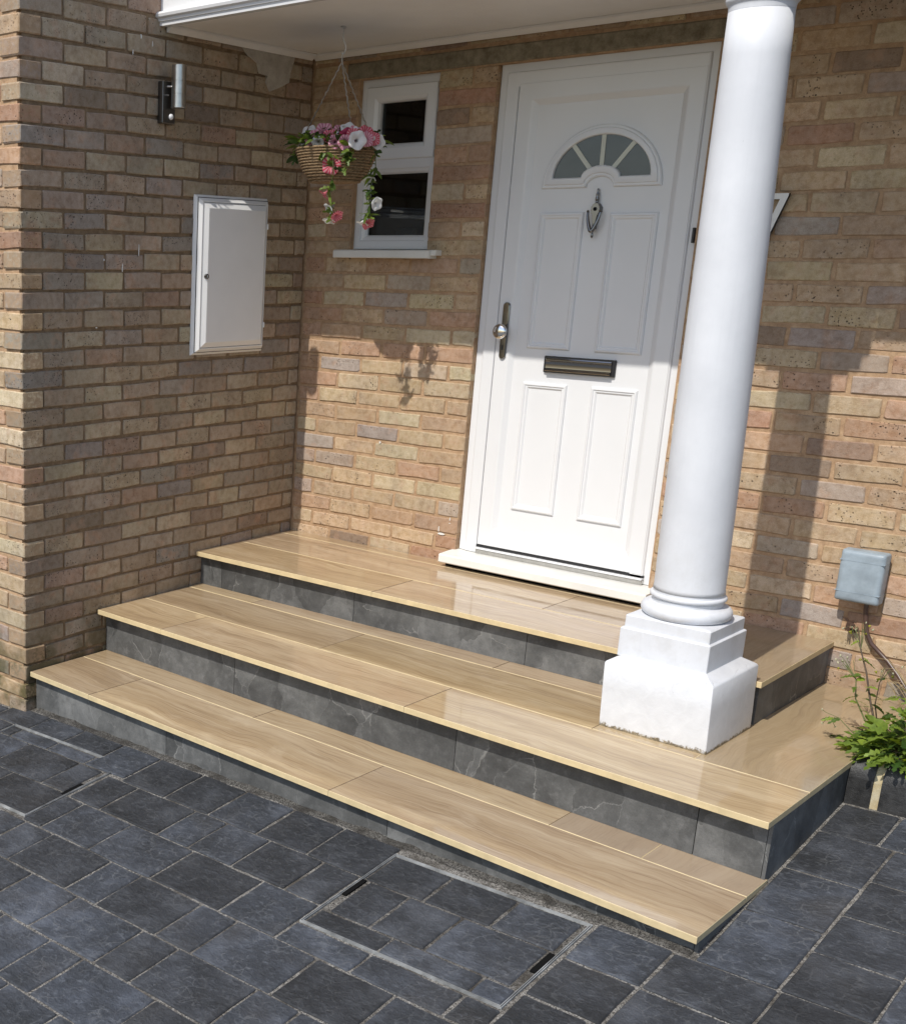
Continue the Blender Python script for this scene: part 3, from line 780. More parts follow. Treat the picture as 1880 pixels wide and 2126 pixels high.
# ------------------------------------------------------------------ steps
st = thing('front_steps', 'three wide steps with wood-look treads and slate-grey risers', 'steps', (1.4, -.9, .03))
def tile(poly, z, mat_='wood_tile', turn=False, th=.02):
    cx = sum(p[0] for p in poly) / len(poly); cy = sum(p[1] for p in poly) / len(poly)
    gx, gy = .0006, .0017                        # tight end joints, wider long joints
    ins = [(x + (gx if x < cx else -gx), y + (gy if y < cy else -gy)) for x, y in poly]
    c = .0014; n = len(ins)
    inn = [(x + (c if x < cx else -c) * .8, y + (c if y < cy else -c)) for x, y in ins]
    zt_ = z + rnd.uniform(-.0003, .0003)
    m = MB(); m.v = [(x, y, z - th) for x, y in ins] + [(x, y, zt_ - c) for x, y in ins] + [(x, y, zt_) for x, y in inn]
    for k in range(n):
        q = (k + 1) % n; along = abs(poly[q][0] - poly[k][0]) > abs(poly[q][1] - poly[k][1])
        edge = along or poly[k][0] > 2.5
        m.f += [(k, q, n + q, n + k), (n + k, n + q, 2 * n + q, 2 * n + k)]; m.m += [1, 1 if edge else 2]
    m.f.append(tuple(2 * n + k for k in range(n))); m.m.append(0)
    o = m.build('tread_tile', [mat_, 'tile_body', 'end_joint'], st); own_origin(o, (cx, cy, z))
    if turn:
        o.data.transform(Matrix.Rotation(-math.radians(90), 4, 'Z')); o.rotation_euler = (0, 0, math.radians(90))
    return o
W = .006
def quad(xa, xb, f0, f1):
    g = lambda f, x: f(x) if callable(f) else f
    xl0 = xa if xa is not None else wx(g(f0, 0)) + W; xl1 = xa if xa is not None else wx(g(f1, 0)) + W
    return [(xl0, g(f0, xl0)), (xb, g(f0, xb)), (xb, g(f1, xb)), (xl1, g(f1, xl1))]
l1 = lambda x: -1.442 - .0175 * x
r2f = lambda x: y2(x) + O2
for a, b in ((None, .44), (.44, 1.645), (1.645, X1)): tile(quad(a, b, y1, l1), Z1)
for a, b, t in ((None, 1.04, False), (1.04, 2.259, False), (2.259, 2.55, True), (2.55, X1, True)): tile(quad(a, b, l1, lambda x: r2f(x) + .012), Z1, 'wood_tile_veiny' if t else 'wood_tile', t)
l2 = lambda x: -1.066 - .0135 * x
l3 = lambda x: -.770 - .006 * x
r3f = lambda x: y3(x) + O3
for a, b in ((None, .445), (.445, 1.648), (1.648, X2)): tile(quad(a, b, y2, l2), Z2)
for a, b in ((None, 1.04), (1.04, 2.178)): tile(quad(a, b, l2, l3), Z2)
tile(quad(2.178, 2.512, l2, lambda x: -1.0), Z2)
for a, b in ((None, .42), (.42, 1.625), (1.625, 2.3)): tile(quad(a, b, l3, lambda x: r3f(x) + .012), Z2)
tile([(2.512, l2(2.512)), (X2, l2(X2)), (X2, -.002), (2.512, -.002)], Z2, 'wood_tile_veiny', True)
l4 = lambda x: -.403 - .006 * x
l5 = lambda x: -.094 - .006 * x
for a, b in ((None, 1.008), (1.008, 2.19)): tile(quad(a, b, y3, l4), Z3)
for a, b in ((None, 1.605), (1.605, 2.19)): tile(quad(a, b, l4, l5), Z3)
for a, b in ((None, 1.0), (1.0, 2.19)): tile(quad(a, b, l5, -.002), Z3)
tile([(2.19, y3(2.19)), (X3 + .006, y3(X3) - .004), (X3, -.002), (2.19, -.002)], Z3, 'wood_tile_veiny', True)
gr = MB()
gr.prism([(wx(y1(0)) + .012, y1(0) + .012), (X1 - .012, y1(X1) + .012), (X1 - .012, r2f(X1)), (wx(r2f(0)) + .008, r2f(0))], Z1 - .019, Z1 - .0016)
gr.prism([(wx(y2(0)) + .012, y2(0) + .012), (X2 - .012, y2(X2) + .012), (X2 - .012, -.004), (2.512, -.004), (2.512, r3f(2.5)), (wx(r3f(0)) + .008, r3f(0))], Z2 - .019, Z2 - .0016)
gr.prism([(wx(y3(0)) + .012, y3(0) + .012), (X3 - .012, y3(X3) + .012), (X3 - .012, -.004), (.008, -.004)], Z3 - .019, Z3 - .0016)
gr.build('grout', 'grout', st)
def riser_tiles(f, xs, z0, z1, th=.010):
    for a, b in zip(xs, xs[1:]):
        g = .0012
        lo = z0 if callable(z0) else (lambda x, y: z0)
        m = MB().prism([(a + g, f(a)), (b - g, f(b)), (b - g, f(b) + th), (a + g, f(a) + th)], lo, z1, 0)
        m.build('riser_tile', 'riser', st)
q1 = lambda x: y1(x) + O1
RX1, RX2, RX3 = X1 - .006, X2 - .004, X3 - .010
riser_tiles(q1, [wx(q1(0)) + .004, .851, 1.86, RX1 - .0105], lambda x, y: gz(x, y) - .03, Z1 - .0205)
riser_tiles(r2f, [wx(r2f(0)) + .004, .815, 1.828, 2.641, RX2 - .0105], Z1 + .0005, Z2 - .0205)
riser_tiles(r3f, [wx(r3f(0)) + .004, .158, .897, 1.685, 2.25], Z2 + .0005, Z3 - .0205)
def side_riser(x, ya, yb, lo, z1):
    ff = lo if callable(lo) else (lambda a, b: lo)
    MB().prism([(x - .010, ya), (x, ya), (x, yb), (x - .010, yb)], ff, z1).build('riser_tile', 'riser', st)
side_riser(RX1, q1(RX1), r2f(RX1) + .004, lambda x, y: gz(x, y) - .03, Z1 - .0205)
side_riser(RX2, r2f(RX2), -.60, lambda x, y: gz(x, y) - .03, Z2 - .0205)
side_riser(RX2, -.598, -.004, lambda x, y: gz(x, y) - .03, Z2 - .0205)
side_riser(RX3, r3f(RX3) - .012, -.004, Z2 + .0005, Z3 - .0205)
bd = MB()
bd.prism([(wx(q1(0)) + .012, q1(0) + .0105), (RX1 - .011, q1(RX1) + .0105), (RX1 - .011, -.008), (.012, -.008)], lambda x, y: gz(x, y) - .1, Z1 - .0205)
bd.prism([(wx(r2f(0)) + .012, r2f(0) + .0105), (RX2 - .011, r2f(RX2) + .0105), (RX2 - .011, -.008), (.012, -.008)], Z1 - .0204, Z2 - .0205)
bd.prism([(wx(r3f(0)) + .012, r3f(0) + .0105), (RX3 - .011, r3f(RX3) + .0105), (RX3 - .011, -.008), (.012, -.008)], Z2 - .0204, Z3 - .0205)
bd.build('step_core', 'concrete', st)

# ------------------------------------------------------------------ front door
fd = thing('front_door', 'white panelled front door with fanlight, knocker, handle and letterbox', 'door', (1.386, .03, .611))
YF = .03
m = MB(); FB = .615
def jambs(prof, z0, z1, x0, x1):
    """three-sided frame (jambs and head)"""
    rings = [[(x0 + d, y, z0), (x0 + d, y, z1 - d), (x1 - d, y, z1 - d), (x1 - d, y, z0)] for d, y in prof]
    return rings
prof = [(0, .10), (0, YF + .006), (.004, YF), (.034, YF), (.037, YF - .008), (.041, YF - .010), (.090, YF - .010), (.0925, YF - .007), (.0925, .09)]
rings = jambs(prof, FB, 2.626, DX0, DX1)
m.loft([r[::-1] for r in rings], False, 0); m.build('door_frame', 'upvc', fd)
GX0, GX1, GZ0, GZ1 = 1.0375, 1.7345 + .056, .652, 2.546
MB().box(1.030, 1.797, .045, .06, .62, 2.55).build('frame_gasket', 'seal', fd)
m = MB(); m.rframe(GX0 + .001, GX1 - .001, GZ0, GZ1 - .001, [(0, .05), (0, YF - .008), (.003, YF - .012), (.060, YF - .012), (.066, YF - .010), (.088, YF + .006), (.091, YF + .008), (.091, .04)])
m.build('sash_frame', 'upvc', fd)
PX0, PX1, PZ0, PZ1 = 1.128, 1.70, .742, 2.457
PX1 = GX1 - .091
YP = YF + .004
lf = MB().box(PX0 - .004, PX1 + .004, YP, .055, PZ0 - .004, PZ1 + .004).build('door_panel', 'upvc', fd)
def moulding(x0, x1, z0, z1):
    m = MB(); pr = [(0, YP + .003), (.0, YP - .004), (.004, YP - .009), (.010, YP - .010), (.013, YP - .006), (.019, YP - .006), (.024, YP - .0015), (.026, YP + .0012)]
    m.rframe(x0, x1, z0, z1, pr, 0)
    m.f.append(tuple(range(len(m.v) - 4, len(m.v)))); m.m.append(0)
    m.build('raised_moulding', 'upvc', lf)
for b in ((1.178, 1.368, 1.513, 2.05), (1.476, 1.668, 1.513, 2.045), (1.180, 1.376, .830, 1.374), (1.482, 1.674, .830, 1.377)): moulding(*b)
# fanlight
FCX, FZ0, GZb = 1.4205, 2.141, 2.180
def fan(a, b, zb, ai, bi, N=28, K=12):
    o = [(FCX + a * math.cos(math.pi * i / N), zb + b * math.sin(math.pi * i / N)) for i in range(N + 1)]
    i_ = [(FCX - ai * math.cos(math.pi * i / K), zb + bi * math.sin(math.pi * i / K)) for i in range(K + 1)]
    return o + i_
A = fan(.2455, .231, FZ0, .056, .040); B = fan(.1985, .153, GZb, .080, .043)
def fmix(t): return [(p[0] + (q[0] - p[0]) * t, p[1] + (q[1] - p[1]) * t) for p, q in zip(A, B)]
m = MB(); m.loft([[(x, y, z) for x, z in fmix(t)] for t, y in ((0, YP + .003), (.0, YP - .006), (.10, YP - .011), (.30, YP - .011), (.36, YP - .016), (.46, YP - .017), (.85, YP - .017), (.95, YP - .014), (1., YP - .008), (1., YP + .002))], True, 0)
fl = m.build('fanlight_surround', 'upvc', fd, auto=32)
def ell(a, b, th): return FCX + a * math.cos(th), GZb + b * math.sin(th)
angs = [0, 52, 91, 129, 180]
for t0, t1 in zip(angs, angs[1:]):
    n = 9; th = [math.radians(t0 + (t1 - t0) * i / n) for i in range(n + 1)]
    po = [ell(.1995, .154, t) for t in th]; pi_ = [ell(.079, .042, t) for t in th][::-1]
    m = MB(); ring = [(x, YP - .0045, z) for x, z in po + pi_]; m.v = ring; m.f = [tuple(range(len(ring)))[::-1]]; m.m = [0]
    m.build('pane', 'frosted', fl)
for t in angs[1:-1]:
    th = math.radians(t); p = Vector(ell(.200, .155, th)); q = Vector(ell(.078, .041, th)); d = (p - q).normalized(); nn = Vector((-d.y, d.x)) * .0085
    m = MB(); c = [q - nn, p - nn, p + nn, q + nn]
    m.loft([[(v.x, y, v.y) for v in c] for y in (YP - .004, YP - .0075)], True, 0, False, True); m.build('glazing_bar', 'lead', fl)
# letterbox
lb = MB().box(1.266, 1.574, YP - .012, YP + .002, 1.420, 1.487, .003).build('letterbox', 'black', fd)
m = MB(); m.loft([[(x, y, z) for y, z in ((YP - .011, 1.480), (YP - .020, 1.480), (YP - .022, 1.476), (YP - .019, 1.4735), (YP - .019, 1.471), (YP - .021, 1.468), (YP - .019, 1.4655), (YP - .0175, 1.455), (YP - .0185, 1.440), (YP - .024, 1.433), (YP - .026, 1.430), (YP - .024, 1.427), (YP - .011, 1.427))] for x in (1.279, 1.561)], True, 0, True, True)
m.build('flap', 'chrome_dark_reflection', lb, auto=25)
# knocker
kn = MB()
kx = 1.4185
prof = [(.001, 2.137), (.0035, 2.134), (.004, 2.128), (.0032, 2.122), (.0058, 2.117), (.006, 2.113), (.0045, 2.108), (.0072, 2.101), (.0076, 2.097), (.0055, 2.090), (.006, 2.083), (.009, 2.079)]
kn.lathe(prof[::-1], kx, YP - .010, 14, 0, True, True)
kn.loft([[(kx + xx * s * 1.22, YP - d, zz) for xx, zz in ((-.0, 2.082), (.010, 2.080), (.0185, 2.066), (.018, 2.050), (.010, 2.036), (.006, 2.01), (.004, 1.985), (-.004, 1.985), (-.006, 2.01), (-.010, 2.036), (-.018, 2.050), (-.0185, 2.066), (-.010, 2.080))] for s, d in ((1, -.002), (1, .010), (.75, .018))], True, 0, False, True)
kk = kn.build('knocker', 'pewter', fd, auto=40)
ringp = []
for i in range(25):
    a = i / 24
    t = math.pi * (1 + a); ringp.append((kx + .026 * math.cos(t) * (1 - .45 * abs(math.sin(t)) ** 2), YP - .022 - .010 * abs(math.sin(t)), 2.055 + .078 * math.sin(t)))
MB().tube(ringp, [.0045 + .0035 * math.sin(math.pi * i / 24) for i in range(25)], 10).build('knocker_ring', 'pewter', kk, smooth=True)
MB().lathe([(.001, 1.950), (.004, 1.953), (.0052, 1.960), (.004, 1.968), (.003, 1.973), (.006, 1.978), (.001, 1.982)], kx, YP - .020, 12).build('knocker_drop', 'pewter', kk, smooth=True)
MB().loft([[(kx + r * math.cos(t), y, 2.060 + r * math.sin(t)) for t in [2 * math.pi * i / 16 for i in range(16)]] for r, y in ((.0075, YP - .017), (.0075, YP - .020), (.005, YP - .0205), (.0045, YP - .018))], True, 0, False, True).build('spyhole', 'black', kk, auto=40)
# handle
def stadium(cx, z0, z1, r, y, n=10):
    p = [(cx + r * math.cos(math.pi * i / n), y, z1 - r + r * math.sin(math.pi * i / n)) for i in range(n + 1)]
    return p + [(cx - r * math.cos(math.pi * i / n), y, z0 + r - r * math.sin(math.pi * i / n)) for i in range(n + 1)]
hx = 1.0775; YS = YF - .012
m = MB(); m.loft([stadium(hx, 1.461, 1.696, .0155, YS + .002), stadium(hx, 1.461, 1.696, .0155, YS - .005), stadium(hx, 1.4635, 1.6935, .013, YS - .009)], True, 0, False, True)
hp = m.build('handle_plate', 'chrome_dark_reflection', fd, auto=30)
m = MB(); kz = 1.577
def disc(r, y, n=28): return [(hx + .004 + r * math.cos(2 * math.pi * i / n), y, kz + r * math.sin(2 * math.pi * i / n)) for i in range(n)]
m.loft([disc(r, y) for r, y in ((.010, YS - .008), (.010, YS - .030), (.018, YS - .036), (.029, YS - .042), (.032, YS - .048), (.031, YS - .053), (.024, YS - .058), (.012, YS - .0605), (.002, YS - .061))], True, 0, False, True)
m.build('knob', 'chrome', hp, smooth=True)
m = MB(); m.box(hx - .003, hx + .003, YS - .0105, YS - .008, 1.500, 1.520); m.build('keyhole', 'black', hp)
# small black block on the right jamb, threshold, sill
MB().box(1.812, 1.822, YF - .022, YF - .008, 1.932, 1.987, .002).build('edge_block', 'black', fd)
MB().box(1.036, 1.797, YF - .018, .08, .612, .632, .003).build('threshold', 'steel', fd)
MB().box(1.036, 1.797, YF - .026, YF - .002, .6325, .6405, .002).build('weather_bar', 'upvc', fd)
MB().box(1.036, 1.797, YF - .010, YF + .02, .6405, .650).build('bottom_seal', 'black', fd)
m = MB(); sp = [(.10, .572), (-.104, .570), (-.108, .574), (-.108, .603), (-.103, .608), (-.02, .612), (.10, .613)]
m.loft([[(x, y, z) for y, z in sp] for x in (.930, 1.872)], True, 0, True, True); m.build('door_sill', 'upvc_dull', fd)
MB().box(.945, 1.83, -.07, .10, Z3 - .0003, .571).build('sill_gap_shade', 'void', fd)  # black strip painting the shade in the gap under the sill
MB().box(.90, 1.87, .115, .13, .5, 2.7).build('backing', 'void', fd)

# ------------------------------------------------------------------ window
wi = thing('window', 'small white framed window with top vent beside the front door', 'window', (.465, .03, 1.905))
m = MB(); m.rframe(WX0, WX1, 1.907, 2.624, [(0, .10), (0, YF), (.012, YF - .004), (.034, YF - .004), (.038, YF + .004), (.040, YF + .030), (.040, .09)]); m.build('window_frame', 'upvc', wi)
MB().box(.296, .640, YF - .003, .085, 2.246, 2.291, .003).build('transom', 'upvc', wi)
m = MB(); m.rframe(.291, .657, 2.286, 2.588, [(0, .05), (0, YF - .012), (.004, YF - .016), (.046, YF - .016), (.060, YF - .006), (.066, YF + .006), (.066, .06)])
sa = m.build('vent_sash', 'upvc', wi)
MB().box(.350, .598, .052, .056, 2.345, 2.53).build('pane', 'pane', sa)
m = MB(); m.rframe(.296, .640, 1.944, 2.248, [(0, .05), (0, YF + .002), (.014, YF + .008), (.022, YF + .018), (.022, .06)]); m.build('glazing_bead', 'upvc', wi)
MB().box(.300, .636, .056, .060, 1.95, 2.24).build('pane', 'pane', wi)
m = MB(); rp = [(-.055, 1.867), (-.06, 1.870), (-.06, 1.897), (-.055, 1.9015), (.10, 1.9065), (.10, 1.867)]
m.loft([[(x, y, z) for y, z in rp] for x in (.212, .722)], True, 0, True, True); m.build('window_sill', 'upvc_dull', wi)
MB().box(.7225, .748, -.045, .02, 1.879, 1.902, .002).build('sill_end_cap', 'upvc_dull', wi)
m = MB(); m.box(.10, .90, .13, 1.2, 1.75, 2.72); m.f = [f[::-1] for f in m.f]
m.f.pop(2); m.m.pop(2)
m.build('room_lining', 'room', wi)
MB().box(.30, .64, .12, .22, 1.90, 1.955).build('inner_sill', 'room_pale', wi)
MB().box(.40, .50, .14, .18, 1.956, 2.00, .008).build('ornament', 'room_pale', wi)

# ------------------------------------------------------------------ wall lamp (in side-wall space)
def on_side(name, label, cat, y, z):
    p = SWM @ Vector(swl(y, z, 0.)); o = thing(name, label, cat, p, ang); return o
wl = on_side('wall_light', 'brushed steel up-down wall light with motion sensor under the canopy', 'wall light', -.995, 2.38)
MB().box(-.038, .038, -.028, .001, 0., .158, .002).build('back_plate', 'dark_steel', wl)
sg = 28; cx_, cy_ = .012, -.068
def ringz(r, z): return [(cx_ + r * math.cos(2 * math.pi * i / sg), cy_ + r * math.sin(2 * math.pi * i / sg), z) for i in range(sg)]
m = MB()
m.loft([ringz(r, z) for r, z in ((.020, .058), (.0285, .056), (.030, .057), (.030, .106), (.0287, .1065), (.0287, .1085), (.030, .109), (.030, .155), (.0287, .1555), (.0287, .1575), (.030, .158), (.030, .216), (.0285, .217), (.020, .214))], True, 0, True, True)
m.build('lamp_tube', 'steel', wl, auto=40)
for zz, xx in ((.138, -.012), (.104, -.020)):
    MB().tube([(xx, -.026, zz), (xx + (.016 if zz > .12 else 0), -.042, zz)], .0035, 8).build('fixing_screw', 'steel', wl)
m = MB()
m.loft([[(.012 + .012 * c * math.cos(t), -.028 - .010 * s_, .026 + .012 * c * math.sin(t)) for t in [2 * math.pi * i / 16 for i in range(16)]] for c, s_ in ((1, 0), (.92, .4), (.7, .75), (.4, .95), (.05, 1.))], True, 0, False, True)
m.build('motion_sensor', 'upvc', wl, smooth=True)

# ------------------------------------------------------------------ meter box
mb = on_side('meter_box', 'tall white plastic meter box fixed to the shaded brick side wall', 'meter box', -.554, 1.446)
# local: x along wall (+ = towards house), -y outwards
x0, x1, z0, z1 = -.2465, .2465, 0., .671
m = MB(); m.rframe(x0, x1, z0, z1, [(0, .001), (0, -.004), (.026, -.032), (.030, -.032), (.030, -.020)]); m.build('box_frame', 'meter_white', mb)
m = MB(); m.rframe(x0 + .032, x1 - .032, z0 + .032, z1 - .032, [(0, -.015), (0, -.030), (.022, -.044), (.024, -.0445)], 0, True); md = m.build('box_door', 'meter_white', mb)
MB().box(x0 + .01, x1 - .01, -.018, 0, z0 + .01, z1 - .01).build('box_back', 'seal', mb)
lx, lz = x0 + .05, .335
m = MB(); m.loft([[(lx + r * math.cos(t), y, lz + r * math.sin(t)) for t in [2 * math.pi * i / 16 for i in range(16)]] for r, y in ((.011, -.038), (.011, -.047), (.008, -.048), (.007, -.043))], True, 0, False, True)
m.build('latch', 'pewter', md)
for zz in (.12, .55): MB().box(x1 - .034, x1 - .024, -.040, -.028, zz - .012, zz + .012, .002).build('edge_block', 'meter_white', md)  # hinges of the meter box door

# ------------------------------------------------------------------ house number
hn = thing('house_number', 'white number seven fixed to the brick wall right of the column', 'house number', (2.06, -.012, 1.9))
out = [(2.000, 2.098), (2.144, 2.098), (2.1437, 2.090), (2.072, 1.885), (2.050, 1.885), (2.1165, 2.0785), (2.000, 2.0785)][::-1]
m = MB(); m.loft([[(x, y, z) for x, z in out] for y in (-.006, -.022)], True, 1, False, False); n = len(out)
m.f.append(tuple(range(n, 2 * n))); m.m.append(0); m.f = [tuple(f) for f in m.f]
m.build('numeral', ['wood_white', 'black'], hn)
for x, z in ((2.03, 2.088), (2.075, 1.93)): MB().tube([(x, .004, z), (x, -.008, z)], .003, 8).build('fixing_pin', 'steel', hn)

# ------------------------------------------------------------------ cable box
cb = thing('cable_box', 'grey plastic cable box low on the wall right of the column', 'junction box', (2.592, -.04, .72))
def bx_ring(d, y, x0=2.522, x1=2.664, z0=.722, z1=.905): return rect_xz(x0 + d, x1 - d, z0 + d, z1 - d, y)
def rect_xz(x0, x1, z0, z1, y, r=.008, n=3):
    pts = []
    for (cx, cz, a0) in ((x1 - r, z1 - r, 0), (x0 + r, z1 - r, 90), (x0 + r, z0 + r, 180), (x1 - r, z0 + r, 270)):
        for k in range(n + 1):
            a = math.radians(a0 + 90 * k / n); pts.append((cx + r * math.cos(a), y, cz + r * math.sin(a)))
    return pts[::-1]
m = MB(); m.loft([bx_ring(.006, .002), bx_ring(.006, -.018), bx_ring(.003, -.019), bx_ring(.003, -.024), bx_ring(.005, -.025)], True, 0, False, False); m.build('back_case', 'grey_box', cb, auto=35)
m = MB(); m.loft([bx_ring(0, -.026), bx_ring(0, -.066), bx_ring(.002, -.073), bx_ring(.007, -.078), bx_ring(.016, -.080)], True, 0, True, True); m.build('front_cover', 'grey_box', cb, auto=35)
for zz in (.757, .868): MB().box(2.5215, 2.6645, -.0808, -.028, zz, zz + .0022).build('cover_line', 'grey_box', cb)
cbl = [(2.618, -.035, .735), (2.618, -.030, .70), (2.622, -.026, .66), (2.632, -.022, .61), (2.652, -.020, .575), (2.685, -.022, .548), (2.715, -.03, .527), (2.76, -.05, .49), (2.82, -.08, .43), (2.85, -.1, .36)]
cable = MB().tube(cbl, .0078, 10).build('cable', 'cable', cb, smooth=True)
MB().tube([(2.600, -.018, .612), (2.590, -.018, .606), (2.578, -.017, .611)], .006, 8).build('cable_clip', 'dead', cb)

for k in range(9):
    a = rnd.uniform(0, 6.28); p0 = Vector((2.572, -.03, .640)); d = Vector((math.cos(a), -.5 + .3 * math.sin(a), math.sin(a) * .8)).normalized()
    MB().tube([p0, p0 + d * .018, p0 + d * .032 + Vector((0, 0, -.006))], [.0045, .004, .0012], 5).build('dead_flower_head', 'dead', cb)
def mark(root, pts):
    m = MB(); n = len(pts); m.loft([[(x, .001, z) for x, z in pts], [(x, -.0025, z) for x, z in pts]], True, 0, False, False)
    m.f.append(tuple(range(n, 2 * n))); m.m.append(0); m.build('paint_mark', 'upvc_dull', root)
def blob(cx, cz, w_, h_):
    return [(cx + w_ / 2 * math.cos(a) * rnd.uniform(.7, 1.1), cz + h_ / 2 * math.sin(a) * rnd.uniform(.7, 1.1)) for a in [2 * math.pi * i / 9 for i in range(9)]]
for b_ in ((.866, .672, .042, .012), (.852, .693, .005, .03), (.905, .745, .004, .018), (.905, .727, .007, .005), (.50, 1.045, .010, .012)): mark(bw, blob(*b_))
for y_, z_, w_, h_ in MARKS_S: mark(sw, blob(swl(y_, z_)[0], z_, w_, h_))

# ------------------------------------------------------------------ inspection covers
def cover(label, x0, x1, ya, yb, strips, slots):
    c = thing('inspection_cover', label, 'drain cover', ((x0 + x1) / 2, (ya + yb) / 2, gz((x0 + x1) / 2, (ya + yb) / 2)), 0., 'recessed inspection covers in the paving')
    def rim(a, wdt, name, h):
        for (p, q, r_, s_) in ((x0 + a, x1 - a, ya + a, ya + a + wdt), (x0 + a, x1 - a, yb - a - wdt, yb - a), (x0 + a, x0 + a + wdt, ya + a + wdt, yb - a - wdt), (x1 - a - wdt, x1 - a, ya + a + wdt, yb - a - wdt)):
            MB().prism([(p, r_), (q, r_), (q, s_), (p, s_)], lambda x, y: gz(x, y) - .03, lambda x, y: gz(x, y) + h).build(name, 'galv', c)
    rim(0., .0024, 'outer_rim', .0010); rim(.0055, .0022, 'tray_rim', .0008)
    m = MB().prism([(x0 + .0035, ya + .0035), (x1 - .0035, ya + .0035), (x1 - .0035, yb - .0035), (x0 + .0035, yb - .0035)], lambda x, y: gz(x, y) - .04, lambda x, y: gz(x, y) - .005)
    m.build('tray_bed', 'sand', c)
    for (a, b, xs) in strips:
        for p, q in zip(xs, xs[1:]): lay(p, q, a, b, c, -.001)
    for sx, s0, s1 in slots:
        MB().prism([(sx - .008, s0), (sx + .008, s0), (sx + .008, s1), (sx - .008, s1)], lambda x, y: gz(x, y) - .02, lambda x, y: gz(x, y) + .0009).build('lifting_slot', 'void', c)
    return c
a0, a1 = .128, .788
cover('recessed drain cover in the slate paving near the left brick corner', a0, a1, -2.357, -1.874,
      [(-1.958, -1.884, [a0 + .008, .195, .42, .64, a1 - .008]), (-2.156, -1.958, [a0 + .008, .332, .628, a1 - .03]), (-2.346, -2.156, [a0 + .008, .474, a1 - .008])], [(.770, -2.172, -2.075)])
b0, b1 = 1.945, 2.584
cover('recessed drain cover in the slate paving before the right half of the steps', b0, b1, -2.284, -1.822,
      [(-1.994, -1.832, [b0 + .008, 2.157, 2.371, b1 - .02]), (-2.193, -1.994, [b0 + .03, 2.117, 2.294, b1 - .03]), (-2.274, -2.193, [b0 + .008, 2.202, 2.484, b1 - .008])], [(1.9605, -2.10, -2.0), (2.566, -2.104, -2.005)])

# ------------------------------------------------------------------ kerb and flower bed
kb = thing('kerb_edging', 'black bullnose kerb edging with a yellow mortar joint by the weeds', 'kerb', (2.95, -.70, .26))
def kring(x):
    p = [(-.754, gz(x, -.75) - .05), (-.754, .345)]
    for k in range(7):
        a = math.radians(180 - 90 * k / 6); p.append((-.692 + .062 * math.cos(a), .345 + .062 * math.sin(a)))
    return [(x, y, z + (x - 2.9) * .05) for y, z in p + [(-.60, .407), (-.60, .2)]]
for xa, xb in ((2.848, 2.918), (2.941, 3.85)):
    xs = [xa + (xb - xa) * i / 5 for i in range(6)]
    MB().loft([[(x, y + rnd.uniform(-.0012, .0012), z + rnd.uniform(-.001, .001)) for x, y, z in kring(x)] for x in xs], True, 0, True, True).build('kerb_stone', 'kerb', kb, auto=40)
MB().loft([[(x, y + .003, z - .003) for x, y, z in kring(x)] for x in (2.9185, 2.9295, 2.9405)], True, 0, True, True).build('mortar_joint', 'yellow_mortar', kb, auto=40)
sb = MB(); nx, ny = 14, 9
vs = [(2.853 + (3.85 - 2.853) * i / nx, -.64 + .64 * j / ny, .372 + rnd.uniform(-.012, .012)) for j in range(ny + 1) for i in range(nx + 1)]
sb.add(vs, [(j * (nx + 1) + i, j * (nx + 1) + i + 1, (j + 1) * (nx + 1) + i + 1, (j + 1) * (nx + 1) + i) for j in range(ny) for i in range(nx)])
tag(sb.build('flower_bed', 'soil', smooth=True), kind='structure')

# ------------------------------------------------------------------ plants
def leaf_mesh(name, mat_, ln, wd, lobes=0, fold=.25, curl=.2):
    m = MB(); n = 6 if not lobes else 2 * lobes
    L, R, C = [], [], []
    for i in range(n + 1):
        t = i / n; ww = wd * math.sin(math.pi * min(1, t * .93 + .05)) ** .8
        if lobes: ww *= (1.25 if i % 2 else .42) * (1 - .35 * t)
        if i == n: ww = 0.0
        zz = -curl * ln * t * t
        C.append((t * ln, 0, zz)); L.append((t * ln + (.12 * ln / n if lobes and i % 2 else 0), ww, zz + fold * ww)); R.append((t * ln + (.12 * ln / n if lobes and i % 2 else 0), -ww, zz + fold * ww))
    b = len(C); m.v = C + L + R
    for i in range(n):
        m.f += [(i, i + 1, b + i + 1, b + i), (i + 1, i, 2 * b + i, 2 * b + i + 1)]; m.m += [0, 0]
    return m.mesh(name, mat_, smooth=True)
def flower_mesh(name, mat_, R, dep):
    m = MB(); seg = 30; rings = []
    for k, (rr, zz) in enumerate(((.10, -1.), (.14, -.6), (.26, -.25), (.55, -.06), (.85, .02), (1., -.03))):
        rings.append([(R * rr * (1 + (.06 * math.cos(5 * a) + .035 * math.sin(15 * a)) * (k / 5) ** 2) * math.cos(a), R * rr * (1 + (.06 * math.cos(5 * a) + .035 * math.sin(15 * a)) * (k / 5) ** 2) * math.sin(a), dep * zz + R * .09 * math.sin(5 * a + 1) * (k / 5) ** 2) for a in [2 * math.pi * i / seg for i in range(seg)]])
    m.loft(rings, True, 0, True, False)
    return m.mesh(name, mat_, smooth=True)
def place(name, me, parent, p, d, roll=0., s=1.):
    """part with local +z (flowers) or +x (leaves) towards d"""
    o = raw_obj(name, me, parent)
    o.location = Vector(p) - ROOT[parent.name]
    ax = 'X' if name.endswith('leaf') else 'Z'
    q = Vector(d).normalized().to_track_quat(ax, 'Z' if ax == 'X' else 'Y')
    o.rotation_mode = 'QUATERNION'; o.rotation_quaternion = q @ Matrix.Rotation(roll, 3, ax).to_quaternion(); o.scale = (s, s, s)
    return o
